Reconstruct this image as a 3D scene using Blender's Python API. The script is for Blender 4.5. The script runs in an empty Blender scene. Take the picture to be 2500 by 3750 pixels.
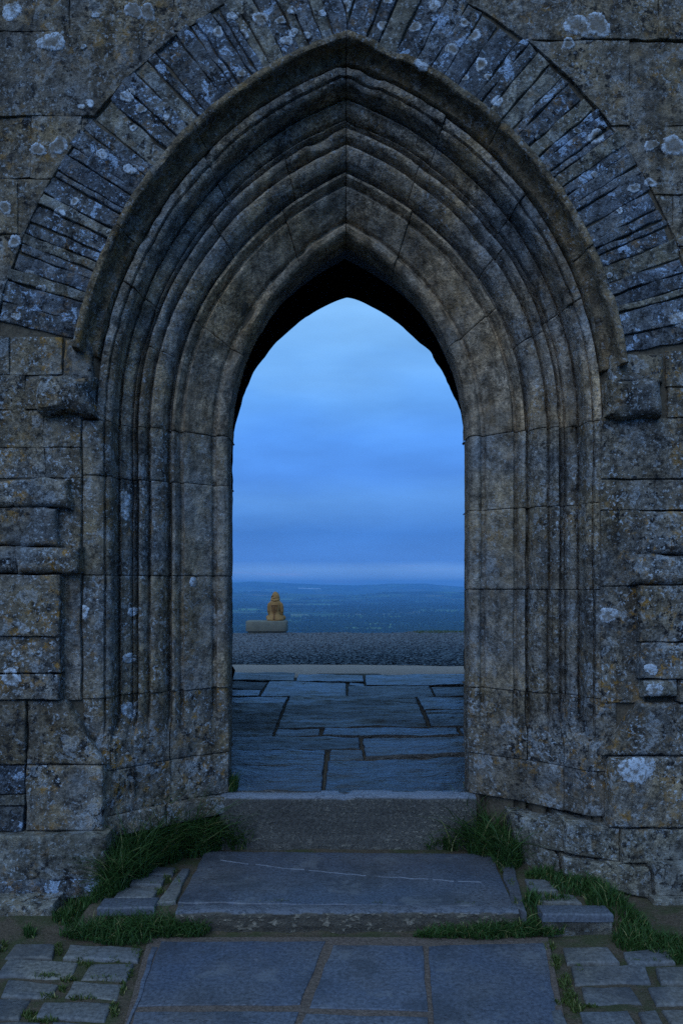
import bpy, math, random
import numpy as np
from mathutils import Vector, noise
from mathutils.bvhtree import BVHTree

# ------------------------------------------------------------------ camera, sky, sun, exposure
S = bpy.context.scene
COL = S.collection
F, PX0, PY0, CY, EYE = 2600.0, 1250.0, 2140.0, -3.9, 1.28     # focal length and eye level in photo pixels; camera place in metres
cam = bpy.data.cameras.new('camera')
cam.sensor_fit = 'AUTO'; cam.sensor_width = 36.0
cam.lens = F / 3750.0 * 36.0
cam.shift_y = (PY0 - 1875.0) / 3750.0
cam.clip_start = 0.05; cam.clip_end = 60000
camo = bpy.data.objects.new('camera', cam); COL.objects.link(camo)
camo.location = (0, CY, EYE); camo.rotation_euler = (math.pi / 2, 0, 0)
S.camera = camo

SUN_EL, SUN_AZ = math.radians(41), math.radians(203)      # behind the camera, a little to the left
W = bpy.data.worlds.new('World'); S.world = W; W.use_nodes = True
def world_nodes():
    nt = W.node_tree; N = nt.nodes; L = nt.links; N.clear()
    out = N.new('ShaderNodeOutputWorld'); bg = N.new('ShaderNodeBackground')
    sky = N.new('ShaderNodeTexSky'); sky.sky_type = 'NISHITA'; sky.sun_disc = False
    sky.sun_elevation = SUN_EL; sky.sun_rotation = SUN_AZ
    tint = N.new('ShaderNodeMix'); tint.data_type = 'RGBA'; tint.blend_type = 'MULTIPLY'; tint.inputs[0].default_value = 1
    L.new(sky.outputs[0], tint.inputs[6]); tint.inputs[7].default_value = (0.05, 0.05, 0.055, 1)
    tc = N.new('ShaderNodeTexCoord')
    sep = N.new('ShaderNodeSeparateXYZ'); L.new(tc.outputs['Generated'], sep.inputs[0])
    mp = N.new('ShaderNodeMapping'); mp.inputs['Scale'].default_value = (2.4, 2.4, 9); mp.inputs['Location'].default_value = (3.1, .4, 0)
    L.new(tc.outputs['Generated'], mp.inputs[0])
    nz = N.new('ShaderNodeTexNoise'); nz.inputs['Scale'].default_value = 1.6; nz.inputs['Detail'].default_value = 5; nz.inputs['Roughness'].default_value = .5
    nz.inputs['Distortion'].default_value = .5
    L.new(mp.outputs[0], nz.inputs[0])
    a = N.new('ShaderNodeMath'); a.operation = 'MULTIPLY_ADD'; L.new(nz.outputs['Fac'], a.inputs[0]); a.inputs[1].default_value = .085; a.inputs[2].default_value = -.0425
    # the layers close to the horizon are level, those higher up drift
    damp = N.new('ShaderNodeMath'); damp.operation = 'MULTIPLY'; damp.use_clamp = True; L.new(sep.outputs[2], damp.inputs[0]); damp.inputs[1].default_value = 7
    dm = N.new('ShaderNodeMath'); dm.operation = 'MULTIPLY'; L.new(a.outputs[0], dm.inputs[0]); L.new(damp.outputs[0], dm.inputs[1])
    e = N.new('ShaderNodeMath'); e.operation = 'ADD'; L.new(sep.outputs[2], e.inputs[0]); L.new(dm.outputs[0], e.inputs[1])
    sc = N.new('ShaderNodeMath'); sc.operation = 'MULTIPLY'; sc.inputs[1].default_value = 2.0; L.new(e.outputs[0], sc.inputs[0])
    r = N.new('ShaderNodeValToRGB'); cr = r.color_ramp; L.new(sc.outputs[0], r.inputs[0])
    stops = [(0.0, (.165, .38, .83)), (.020, (.155, .37, .83)), (.031, (.066, .24, .71)), (.070, (.052, .222, .69)),
             (.12, (.105, .325, .83)), (.155, (.085, .295, .86)), (.20, (.10, .345, .97)),
             (.25, (.14, .42, 1.0)), (.31, (.20, .50, 1.0)), (.40, (.26, .56, .98)), (.5, (.26, .55, .96))]
    while len(cr.elements) < len(stops): cr.elements.new(.5)
    for el, (p, c) in zip(cr.elements, stops): el.position = p * 2; el.color = (*c, 1)
    # thin soft streaks of cloud, some of them catching a little pink low down
    mp2 = N.new('ShaderNodeMapping'); mp2.inputs['Scale'].default_value = (9, 9, 120); L.new(tc.outputs['Generated'], mp2.inputs[0])
    n2 = N.new('ShaderNodeTexNoise'); n2.inputs['Scale'].default_value = 1.3; n2.inputs['Detail'].default_value = 4; L.new(mp2.outputs[0], n2.inputs[0])
    r2 = N.new('ShaderNodeValToRGB'); r2.color_ramp.elements[0].position = .56; r2.color_ramp.elements[1].position = .75; L.new(n2.outputs['Fac'], r2.inputs[0])
    lo = N.new('ShaderNodeMapRange'); L.new(sep.outputs[2], lo.inputs[0]); lo.inputs[1].default_value = .035; lo.inputs[2].default_value = .012; lo.inputs[3].default_value = 0; lo.inputs[4].default_value = .45
    m3 = N.new('ShaderNodeMath'); m3.operation = 'MULTIPLY'; L.new(r2.outputs[0], m3.inputs[0]); L.new(lo.outputs[0], m3.inputs[1])
    pk = N.new('ShaderNodeMix'); pk.data_type = 'RGBA'; L.new(m3.outputs[0], pk.inputs[0]); L.new(r.outputs[0], pk.inputs[6]); pk.inputs[7].default_value = (.36, .40, .72, 1)
    n4 = N.new('ShaderNodeTexNoise'); n4.inputs['Scale'].default_value = 2.6; n4.inputs['Detail'].default_value = 6; L.new(mp.outputs[0], n4.inputs[0])
    mr = N.new('ShaderNodeMapRange'); L.new(n4.outputs['Fac'], mr.inputs[0]); mr.inputs[1].default_value = .3; mr.inputs[2].default_value = .7; mr.inputs[3].default_value = .90; mr.inputs[4].default_value = 1.10
    mul = N.new('ShaderNodeMix'); mul.data_type = 'RGBA'; mul.blend_type = 'MULTIPLY'; mul.inputs[0].default_value = 1
    L.new(pk.outputs[2], mul.inputs[6]); L.new(mr.outputs[0], mul.inputs[7])
    mx = N.new('ShaderNodeMix'); mx.data_type = 'RGBA'; mx.inputs[0].default_value = .93
    L.new(tint.outputs[2], mx.inputs[6]); L.new(mul.outputs[2], mx.inputs[7])
    L.new(mx.outputs[2], bg.inputs[0]); bg.inputs[1].default_value = 1.0
    L.new(bg.outputs[0], out.inputs[0])
world_nodes()
sun = bpy.data.lights.new('sun', 'SUN'); sun.energy = 1.42; sun.angle = math.radians(50); sun.color = (.68, .82, 1.0)
suno = bpy.data.objects.new('sun', sun); COL.objects.link(suno)
_sd = Vector((math.sin(SUN_AZ) * math.cos(SUN_EL), math.cos(SUN_AZ) * math.cos(SUN_EL), math.sin(SUN_EL)))
suno.rotation_euler = _sd.to_track_quat('Z', 'Y').to_euler()
vs = S.view_settings; vs.view_transform = 'Standard'; vs.look = 'None'; vs.exposure = 0; vs.gamma = 1; vs.use_curve_mapping = False
S.cycles.use_denoising = False; S.render.filter_size = 0.9
S.cycles.max_bounces = 6; S.cycles.diffuse_bounces = 3; S.cycles.glossy_bounces = 2; S.cycles.volume_bounces = 0
S.cycles.sample_clamp_indirect = 1.5; S.cycles.volume_step_rate = 10; S.cycles.volume_max_steps = 64

# ------------------------------------------------------------------ helpers
random.seed(7); rnd = random.Random(11)
LOC = {}
TOWER_V, TOWER_F = [], []
def P(px, py, Y):                     # photo pixel -> point on the plane y = Y
    d = Y - CY
    return Vector(((px - PX0) * d / F, Y, EYE - (py - PY0) * d / F))
def G(px, py, z):                     # photo pixel -> point on the level z
    d = (EYE - z) * F / (py - PY0)
    return Vector(((px - PX0) * d / F, d + CY, z))
def nz(p, f, s=0.0): return noise.noise(Vector((p[0] * f + s * 7.13, p[1] * f + s * 3.37, p[2] * f + s * 1.71)))
def fr(p, f, s=0.0, o=4): return noise.fractal(Vector((p[0] * f + s * 7.13, p[1] * f + s * 3.37, p[2] * f + s * 1.71)), 1.0, 2.0, o)
def empty(name, loc=(0, 0, 0), label=None, cat=None, group=None, kind=None):
    o = bpy.data.objects.new(name, None); COL.objects.link(o); o.location = loc; LOC[o.name] = Vector(loc); o.empty_display_size = .1
    tag(o, label, cat, group, kind); return o
def tag(o, label=None, cat=None, group=None, kind=None):
    if label: o['label'] = label
    if cat: o['category'] = cat
    if group: o['group'] = group
    if kind: o['kind'] = kind
    return o
def obj(name, verts, faces, mat, parent=None, smooth=True, sharp=42, loc=None):
    base = LOC.get(parent.name, Vector()) if parent else Vector()
    org = base if loc is None else Vector(loc)
    me = bpy.data.meshes.new(name)
    me.from_pydata([tuple(Vector(v) - org) for v in verts], [], faces)
    if smooth:
        me.polygons.foreach_set('use_smooth', [True] * len(me.polygons))
        if sharp: me.set_sharp_from_angle(angle=math.radians(sharp))
    me.update()
    o = bpy.data.objects.new(name, me); COL.objects.link(o)
    if mat: me.materials.append(mat)
    if parent: o.parent = parent; o.location = org - base
    else: o.location = org
    LOC[o.name] = org
    return o
def remember(verts, faces):
    b = len(TOWER_V); TOWER_V.extend(tuple(v) for v in verts); TOWER_F.extend(tuple(i + b for i in f) for f in faces)
def smoothstep(a, b, x):
    t = max(0, min(1, (x - a) / (b - a))); return t * t * (3 - 2 * t)

def block_geo(face, nrm, depth, res=.025, rough=.006, bevel=.012, jit=.006, seed=0, tilt=.004, freq=5.0, cap=60, riven=0.0, bf=.3):
    n = Vector(nrm)
    c00, c10, c01, c11 = face(0, 0), face(1, 0), face(0, 1), face(1, 1)
    Lu = max(.02, ((c10 - c00).length + (c11 - c01).length) / 2); Lv = max(.02, ((c01 - c00).length + (c11 - c10).length) / 2)
    b = min(bevel, Lu * bf, Lv * bf)
    def ticks(Ln):
        k = max(1, min(cap, int((Ln - 2 * b) / res)))
        t = [0, b * .12 / Ln, b * .35 / Ln, b * .65 / Ln, b / Ln] + [b / Ln + (1 - 2 * b / Ln) * i / k for i in range(1, k)] + [1 - b / Ln, 1 - b * .65 / Ln, 1 - b * .35 / Ln, 1 - b * .12 / Ln, 1]
        return t
    us, vs_ = ticks(Lu), ticks(Lv)
    tu, tv = rnd.uniform(-tilt, tilt), rnd.uniform(-tilt, tilt)
    V = []
    for v in vs_:
        for u in us:
            p = face(u, v)
            j = Vector((nz(p, 9, seed + 1.3), nz(p, 9, seed + 2.7), nz(p, 9, seed + 4.1))) * jit
            j -= n * j.dot(n)
            dist = min(u * Lu, (1 - u) * Lu, v * Lv, (1 - v) * Lv)
            back = 0
            if dist < b:
                q = 1 - dist / b; back = b * (1 - math.sqrt(max(0, 1 - q * q)))
            h = rough * fr(p, freq, seed, 4) + rough * .5 * nz(p, freq * 6, seed) + tu * (u - .5) * 2 + tv * (v - .5) * 2
            if riven:
                q1 = fr((p[0] * 1.9, p[1] * 4.6, 0), 1.5, seed, 4); h += riven * (q1 + .9 * math.floor(q1 * 3.5 + .5) / 3.5) + riven * .45 * fr((p[0] * 3, p[1] * 14, 0), 1.5, seed + 7, 2)
            V.append(p + j + n * (h - back))
    nu, nv = len(us), len(vs_)
    Fc = [(i + k * nu, i + 1 + k * nu, i + 1 + (k + 1) * nu, i + (k + 1) * nu) for k in range(nv - 1) for i in range(nu - 1)]
    loop = [i for i in range(nu)] + [nu - 1 + k * nu for k in range(1, nv)] + [i + (nv - 1) * nu for i in range(nu - 2, -1, -1)] + [k * nu for k in range(nv - 2, 0, -1)]
    m = len(V)
    for i in loop:
        V.append(V[i] - n * depth)
    for a in range(len(loop)):
        c = (a + 1) % len(loop)
        Fc.append((loop[c], loop[a], m + a, m + c))
    # keep the faces turned outwards
    ar = (c10 - c00).cross(c01 - c00)
    if ar.dot(n) < 0: Fc = [tuple(reversed(f)) for f in Fc]
    return V, Fc
def block(name, face, nrm, depth, mat, parent, tower=False, **k):
    V, Fc = block_geo(face, nrm, depth, **k)
    if tower: remember(V, Fc)
    return obj(name, V, Fc, mat, parent)
def quad(a, b, c, d):                 # bilinear face from corners a b c d in turn
    a, b, c, d = map(Vector, (a, b, c, d))
    return lambda u, v: (a * (1 - u) + b * u) * (1 - v) + (d * (1 - u) + c * u) * v
def inset(pts, g):
    c = sum((Vector(p) for p in pts), Vector()) / len(pts)
    out = []
    for p in pts:
        p = Vector(p); d = c - p; out.append(p + d.normalized() * min(g * 1.41, d.length * .4))
    return out

# ------------------------------------------------------------------ materials
class MT:
    def __init__(s, name):
        s.m = bpy.data.materials.new(name); s.m.use_nodes = True
        s.nt = s.m.node_tree; s.nt.nodes.clear()
        s.out = s.n('OutputMaterial'); s.b = s.n('BsdfPrincipled'); s.l(s.b.outputs[0], s.out.inputs[0])
        tc = s.n('TexCoord'); s.co = tc.outputs['Object']
    def n(s, t): return s.nt.nodes.new('ShaderNode' + t)
    def l(s, a, b): s.nt.links.new(a, b)
    def set(s, sock, v):
        if hasattr(v, 'is_output'): s.l(v, sock)
        elif isinstance(v, (tuple, list)) and sock.type == 'RGBA': sock.default_value = (*v[:3], 1)
        else: sock.default_value = v
    def mapping(s, sc=(1, 1, 1), loc=(0, 0, 0), co=None):
        m = s.n('Mapping'); s.l(co or s.co, m.inputs[0]); m.inputs['Scale'].default_value = sc; m.inputs['Location'].default_value = loc; return m.outputs[0]
    def noise(s, scale, detail=4, rough=.55, co=None, dist=0):
        n = s.n('TexNoise'); s.l(co or s.co, n.inputs[0]); n.inputs['Scale'].default_value = scale; n.inputs['Detail'].default_value = detail
        n.inputs['Roughness'].default_value = rough; n.inputs['Distortion'].default_value = dist; return n.outputs['Fac']
    def noisec(s, scale, detail=3, co=None):
        n = s.n('TexNoise'); s.l(co or s.co, n.inputs[0]); n.inputs['Scale'].default_value = scale; n.inputs['Detail'].default_value = detail; return n.outputs['Color']
    def voro(s, scale, co=None, feat='F1', out='Distance'):
        n = s.n('TexVoronoi'); s.l(co or s.co, n.inputs[0]); n.inputs['Scale'].default_value = scale; n.feature = feat; return n.outputs[out]
    def ramp(s, f, stops):
        r = s.n('ValToRGB'); s.l(f, r.inputs[0]); c = r.color_ramp
        while len(c.elements) < len(stops): c.elements.new(.5)
        for e, (p, v) in zip(c.elements, stops):
            e.position = p; e.color = (v, v, v, 1) if not isinstance(v, (tuple, list)) else (*v, 1)
        return r.outputs[0]
    def math(s, op, a, b=0.0, c=0.0, clamp=False):
        n = s.n('Math'); n.operation = op; n.use_clamp = clamp
        for i, v in enumerate((a, b, c)):
            if hasattr(v, 'is_output'): s.l(v, n.inputs[i])
            else: n.inputs[i].default_value = v
        return n.outputs[0]
    def mix(s, f, a, b, mode='MIX'):
        n = s.n('Mix'); n.data_type = 'RGBA'; n.blend_type = mode
        s.set(n.inputs[0], f); s.set(n.inputs[6], a); s.set(n.inputs[7], b); return n.outputs[2]
    def warp(s, co, amt, scale):
        c = s.noisec(scale, 3, co)
        v = s.n('VectorMath'); v.operation = 'MULTIPLY_ADD'; s.l(c, v.inputs[0]); v.inputs[1].default_value = (amt,) * 3; s.l(co, v.inputs[2]); return v.outputs[0]
    def bump(s, h, strength, dist, prev=None):
        b = s.n('Bump'); s.l(h, b.inputs['Height']); b.inputs['Strength'].default_value = strength; b.inputs['Distance'].default_value = dist
        if prev: s.l(prev, b.inputs['Normal'])
        return b.outputs[0]
    def rand(s): return s.n('ObjectInfo').outputs['Random']
    def done(s, col, rough=.9, nrm=None, spec=.3):
        s.set(s.b.inputs['Base Color'], col); s.set(s.b.inputs['Roughness'], rough); s.b.inputs['Specular IOR Level'].default_value = spec
        if nrm: s.l(nrm, s.b.inputs['Normal'])
        return s.m

def lichen_stone(name, c1, c2, dark=.5, orange=.5, pale=.5, palecol=(.46, .52, .60), orangecol=(.27, .145, .035), bump=1.0, var=.35, moss=0.0, scab=.4):
    m = MT(name); co = m.co
    rd = m.rand()
    c = m.mix(m.ramp(m.noise(2.6, 5, .6), [(.35, 0), (.65, 1)]), c1, c2)
    # per-stone value
    val = m.math('MULTIPLY_ADD', rd, var, 1 - var / 2)
    c = m.mix(1, c, val, 'MULTIPLY')
    # mottling of middle size and fine grain
    c = m.mix(1, c, m.ramp(m.noise(13, 7, .72), [(.35, .40), (.65, 1.65)]), 'MULTIPLY')
    n70 = m.noise(62, 4, .75)
    gm = m.math('MULTIPLY', m.ramp(m.noise(3.9, 4, .6), [(.36, .25), (.62, 1)]), m.math('MULTIPLY_ADD', m.math('FRACT', m.math('MULTIPLY', rd, 7.3)), .6, .4))
    c = m.mix(gm, c, m.mix(1, c, m.ramp(n70, [(.37, .26), (.49, .90), (.63, 1.85)]), 'MULTIPLY'))
    # rain streaks and stains running down the face, and warmer or greyer stones
    c = m.mix(1, c, m.ramp(m.noise(1.0, 5, .65, m.mapping((9, 9, 1.1))), [(.38, .62), (.56, 1.12)]), 'MULTIPLY')
    c = m.mix(m.math('MULTIPLY', m.math('FRACT', m.math('MULTIPLY', rd, 3.7)), .35), c, m.mix(1, c, (1.02, .98, .90), 'MULTIPLY'))
    # ochre lichen
    lo = m.noise(2.3, 3)
    om = m.math('MULTIPLY', m.ramp(m.noise(15, 6, .72), [(.53, 0), (.62, 1)]), m.ramp(lo, [(.42, 0), (.60, 1)]))
    om = m.math('MULTIPLY', om, orange, clamp=True)
    c = m.mix(om, c, orangecol)
    # black crusts
    dk = m.math('MULTIPLY', m.ramp(m.noise(24, 7, .72), [(.535, 0), (.585, 1)]), m.ramp(m.noise(3.3, 3), [(.34, .2), (.58, 1)]))
    dk2 = m.math('MULTIPLY', m.ramp(m.noise(9, 6, .7), [(.60, 0), (.625, 1)]), m.ramp(m.noise(1.7, 2), [(.42, 0), (.55, 1)]))
    dk = m.math('MAXIMUM', dk, dk2)
    c = m.mix(m.math('MULTIPLY', dk, dark, clamp=True), c, (.012, .012, .014))
    # pale crusts: flecks, and ragged scabs with a brighter rim
    fl = m.math('MULTIPLY', m.ramp(m.noise(46, 6, .75), [(.555, 0), (.61, 1)]), m.ramp(m.noise(4.5, 4), [(.38, .18), (.58, 1)]))
    sc = m.noise(8.5, 8, .66, dist=.4)
    ros = m.math('MULTIPLY', m.ramp(sc, [(.58, 0), (.60, 1), (.63, .8), (.67, .35), (.72, .6)]), m.ramp(n70, [(.34, 0), (.50, 1)]))
    pl = m.math('MAXIMUM', m.math('MULTIPLY', fl, .85), m.math('MULTIPLY', ros, scab))
    plm = m.math('MULTIPLY', pl, pale, clamp=True)
    c = m.mix(plm, c, palecol)
    if moss: c = m.mix(m.math('MULTIPLY', m.ramp(m.noise(6, 5, .65), [(.48, 0), (.62, 1)]), moss), c, (.035, .065, .018))
    h = m.math('ADD', m.math('MULTIPLY', m.noise(13, 6, .72), 1.4), m.math('MULTIPLY', n70, .8))
    n = m.bump(h, .95 * bump, .018)
    return m.done(c, .92, n, .2)

M = {}
M['ashlar'] = lichen_stone('ashlar', (.170, .128, .080), (.105, .104, .106), dark=.95, orange=.65, pale=.65)
M['ashlar_low'] = lichen_stone('ashlar_low', (.170, .132, .086), (.108, .112, .120), dark=.95, orange=1.0, pale=.95)
M['lias'] = lichen_stone('lias', (.086, .105, .142), (.130, .130, .130), dark=.95, orange=.5, pale=1.0, palecol=(.40, .53, .74), var=.5, bump=1.3, scab=1.0)
M['mould'] = lichen_stone('mould', (.300, .218, .138), (.175, .180, .190), dark=.6, orange=.30, pale=.7, var=.4, bump=1.0, scab=.3)
M['mould_in'] = lichen_stone('mould_in', (.310, .215, .130), (.215, .185, .155), dark=.35, orange=.20, pale=.16, var=.18, bump=.8)
M['jamb'] = lichen_stone('jamb', (.205, .160, .105), (.125, .128, .135), dark=.7, orange=.55, pale=1.0, var=.3)
M['jamb_in'] = lichen_stone('jamb_in', (.245, .190, .128), (.150, .155, .165), dark=.35, orange=.4, pale=.6, var=.18)
M['hood'] = lichen_stone('hood', (.175, .125, .075), (.130, .105, .075), dark=.5, orange=.6, pale=.5, var=.2)
M['plinth'] = lichen_stone('plinth', (.165, .145, .110), (.14, .14, .135), dark=.9, orange=.35, pale=.8)

def mortar():
    m = MT('mortar')
    c = m.mix(m.noise(6, 4), (.085, .068, .050), (.125, .105, .080))
    c = m.mix(m.ramp(m.noise(70, 3, .7), [(.4, 0), (.7, .6)]), c, (.02, .018, .016))
    return m.done(c, .95, m.bump(m.noise(60, 4), .6, .01), .1)
M['mortar'] = mortar()
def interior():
    m = MT('shade_dark_stone')
    c = m.mix(m.noise(4, 4), (.030, .027, .024), (.018, .017, .016))  # near-black base colour stands in for the deep shade of the chamber
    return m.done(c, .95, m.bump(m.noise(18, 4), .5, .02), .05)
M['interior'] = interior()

def wet_slab(name='worn_wet_slab', r0=.12, dull=1.0, spec=.38):
    m = MT(name)
    st = m.mapping((1.8, 4.6, 4)); st2 = m.mapping((8, 26, 20))
    rd = m.rand()
    c = m.mix(m.noise(3, 5), (.028, .030, .034), (.055, .053, .050))
    c = m.mix(1, c, m.math('MULTIPLY_ADD', rd, .9, .5), 'MULTIPLY')
    c = m.mix(1, c, m.ramp(m.noise(40, 4, .7), [(.3, .6), (.7, 1.3)]), 'MULTIPLY')
    h = m.math('ADD', m.noise(1.5, 6, .62, st, .8), m.math('MULTIPLY', m.noise(2.0, 4, .6, st2), .26))
    n = m.bump(h, 1.0, .055)
    n = m.bump(m.noise(120, 3), .25, .004, n)
    wetp = m.ramp(m.noise(1.3, 4, .6, m.mapping((1, 1.6, 1))), [(.40, 0), (.60, 1)])
    r = m.math('ADD', m.math('MULTIPLY_ADD', wetp, .22, r0), m.math('MULTIPLY', m.math('MULTIPLY', rd, rd), .28))
    r = m.math('ADD', r, m.math('MULTIPLY_ADD', m.noise(9, 5, .7, st), .24, -.10))
    c = m.mix(1, c, (dull, dull, dull), 'MULTIPLY')
    m.b.inputs['Coat Weight'].default_value = .16 if dull == 1 else .08; m.b.inputs['Coat Roughness'].default_value = .16; m.l(n, m.b.inputs['Coat Normal'])
    return m.done(c, r, n, spec)
M['wet'] = wet_slab()
M['dull'] = wet_slab('dull_rough_slab', .26, .75, .45)
def blue_slab(name, c1, c2, rough=.62, wear=1.0):
    m = MT(name)
    rd = m.rand()
    c = m.mix(m.ramp(m.noise(2.2, 5, .6), [(.35, 0), (.65, 1)]), c1, c2)
    c = m.mix(1, c, m.math('MULTIPLY_ADD', rd, .3, .85), 'MULTIPLY')
    c = m.mix(1, c, m.ramp(m.noise(60, 4, .7), [(.37, .66), (.63, 1.36)]), 'MULTIPLY')
    st = m.mapping((14, 40, 40))
    pit = m.math('MULTIPLY', m.ramp(m.noise(1.6, 3, .6, st), [(.60, 0), (.67, 1)]), m.ramp(m.noise(2.1, 3), [(.42, 0), (.6, 1)]))
    c = m.mix(m.math('MULTIPLY', pit, .65 * wear), c, (.022, .024, .030))
    sp = m.ramp(m.voro(55), [(.05, 1), (.09, 0)]); sp = m.math('MULTIPLY', sp, m.ramp(m.voro(55, out='Color'), [(.80, 0), (.84, 1)]))
    c = m.mix(m.math('MULTIPLY', sp, .5), c, (.34, .36, .40))
    c = m.mix(m.math('MULTIPLY', m.ramp(m.noise(1.4, 5, .65), [(.46, 0), (.64, 1)]), .34), c, (.110, .090, .074))
    c = m.mix(m.math('MULTIPLY', m.ramp(m.noise(3.1, 6, .7), [(.50, 0), (.60, 1)]), .5), c, (.032, .038, .050))
    c = m.mix(m.math('MULTIPLY', m.ramp(m.noise(5.3, 7, .72), [(.56, 0), (.63, 1)]), .35), c, (.17, .18, .20))
    h = m.math('SUBTRACT', m.math('ADD', m.noise(9, 5, .6), m.math('MULTIPLY', m.noise(90, 3), .22)), m.math('MULTIPLY', pit, .7))
    return m.done(c, m.math('MULTIPLY_ADD', m.noise(8, 4), .25, rough - .12), m.bump(h, .55, .010), .4)
M['step'] = blue_slab('blue_lias_step', (.052, .066, .100), (.082, .090, .112), .48, 1.2)
M['path'] = blue_slab('path_flag', (.068, .086, .130), (.100, .106, .126), .62, 1.0)
M['sett'] = blue_slab('sett', (.090, .098, .115), (.130, .122, .110), .7, .8)
M['kerb'] = lichen_stone('kerb', (.10, .092, .078), (.135, .125, .11), dark=.8, orange=.15, pale=.45, bump=1.2)
M['kerbtop'] = blue_slab('kerb_top', (.075, .085, .11), (.10, .108, .125), .6, .4)
def earth(name, c1, c2, mossy=.4):
    m = MT(name)
    c = m.mix(m.noise(3, 5), c1, c2)
    c = m.mix(1, c, m.ramp(m.noise(90, 4, .75), [(.3, .5), (.7, 1.5)]), 'MULTIPLY')
    c = m.mix(m.math('MULTIPLY', m.ramp(m.noise(5, 5, .65), [(.46, 0), (.58, 1)]), mossy), c, (.030, .052, .014))
    sp = m.math('MULTIPLY', m.ramp(m.voro(75), [(.12, 1), (.2, 0)]), m.ramp(m.voro(75, out='Color'), [(.7, 0), (.74, 1)]))
    c = m.mix(m.math('MULTIPLY', sp, .6), c, (.25, .22, .2))
    return m.done(c, .95, m.bump(m.math('ADD', m.noise(40, 5, .7), m.math('MULTIPLY', sp, .3)), .8, .015), .15)
M['earth'] = earth('earth', (.100, .074, .052), (.070, .058, .044), .55)
M['sandmortar'] = earth('sand_mortar', (.135, .102, .088), (.115, .090, .078), .05)
M['sand'] = earth('sand_path', (.60, .41, .32), (.52, .36, .28), .0)
def gravel():
    m = MT('gravel')
    c = m.mix(m.voro(13, out='Color'), (.05, .052, .056), (.17, .165, .16))
    n = m.n('SeparateColor'); m.l(c, n.inputs[0])
    c = m.mix(n.outputs[0], (.045, .050, .060), (.55, .58, .64))
    return m.done(c, .6, m.bump(m.noise(60, 3), .4, .01), .35)
M['gravel'] = gravel()
def gravel_sheet():
    m = MT('gravel_bed')
    v = m.voro(26)
    c = m.mix(m.ramp(v, [(.1, 1), (.5, 0)]), (.018, .018, .02), (.10, .10, .105))
    return m.done(c, .85, m.bump(m.math('SUBTRACT', 1.0, v), 1, .03), .2)
M['gravel_sheet'] = gravel_sheet()
def grass(name, a, b, dry=.12):
    m = MT(name)
    at = m.n('Attribute'); at.attribute_name = 'tone'; at.attribute_type = 'GEOMETRY'
    t = at.outputs['Fac']
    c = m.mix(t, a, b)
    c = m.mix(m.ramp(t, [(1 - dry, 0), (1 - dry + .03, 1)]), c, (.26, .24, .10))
    m.done(c, .55, None, .3)
    tr = m.n('BsdfTranslucent'); m.l(c, tr.inputs[0]); mx = m.n('MixShader'); mx.inputs[0].default_value = .3
    m.l(m.b.outputs[0], mx.inputs[1]); m.l(tr.outputs[0], mx.inputs[2]); m.l(mx.outputs[0], m.out.inputs[0])
    return m.m
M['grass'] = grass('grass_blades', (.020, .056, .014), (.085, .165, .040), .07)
M['moss'] = grass('moss_tufts', (.045, .075, .016), (.12, .15, .04), .08)
def lichen_mat():
    m = MT('pale_lichen')
    at = m.n('Attribute'); at.attribute_name = 'tone'; at.attribute_type = 'GEOMETRY'; t = at.outputs['Fac']
    sp = m.ramp(m.noise(34, 7, .78), [(.43, 0), (.55, 1)])
    f = m.math('MULTIPLY', t, m.math('MULTIPLY_ADD', sp, .88, .12), clamp=True)
    base = m.mix(m.noise(50, 5, .75), (.06, .05, .04), (.20, .165, .125))
    c = m.mix(f, base, m.mix(m.noise(60, 3), (.40, .47, .58), (.60, .68, .80)))
    return m.done(c, .95, m.bump(m.noise(50, 5, .75), .9, .012), .1)
M['lichen'] = lichen_mat()
def simple(name, c1, c2, scale=8, rough=.85, bump=.4):
    m = MT(name)
    c = m.mix(m.ramp(m.noise(scale, 5, .65), [(.3, 0), (.7, 1)]), c1, c2)
    c = m.mix(1, c, m.ramp(m.noise(scale * 9, 3, .7), [(.3, .75), (.7, 1.2)]), 'MULTIPLY')
    return m.done(c, rough, m.bump(m.noise(scale * 5, 4), bump, .01), .2)
M['statue'] = simple('ochre_stone', (.34, .190, .070), (.25, .130, .048), 7)
M['lacing'] = simple('ochre_stone_red', (.17, .075, .03), (.14, .06, .025), 9)
M['bench'] = simple('bench_concrete', (.16, .155, .125), (.115, .115, .10), 6)
M['foliage'] = simple('far_foliage', (.014, .028, .012), (.024, .042, .016), .02, .9, 0)
M['whitewash'] = simple('whitewash', (.75, .74, .70), (.65, .64, .6), 1)
M['slate'] = simple('slate_roof', (.12, .11, .11), (.16, .14, .13), 1)
M['glass_roof'] = simple('glasshouse_roof', (.75, .78, .8), (.65, .7, .74), .05, .4, 0)
def fields():
    m = MT('fields')
    wc = m.warp(m.mapping((1, 1, 0)), 120, .003)
    v = m.n('TexVoronoi'); m.l(wc, v.inputs[0]); v.inputs['Scale'].default_value = .0042
    sp = m.n('SeparateColor'); m.l(v.outputs['Color'], sp.inputs[0])
    c = m.ramp(sp.outputs[0], [(0, (.030, .055, .018)), (.3, (.045, .085, .022)), (.55, (.075, .13, .030)), (.75, (.10, .17, .045)), (.88, (.13, .11, .06)), (1, (.12, .20, .05))])
    c = m.mix(m.ramp(m.noise(.0016, 4), [(.42, 0), (.56, .9)]), c, (.016, .032, .013))
    e = m.n('TexVoronoi'); e.feature = 'DISTANCE_TO_EDGE'; m.l(wc, e.inputs[0]); e.inputs['Scale'].default_value = .0042
    c = m.mix(m.ramp(e.outputs[0], [(.02, 1), (.05, 0)]), c, (.014, .026, .012))
    return m.done(c, .95, None, .1)
M['fields'] = fields()

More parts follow.
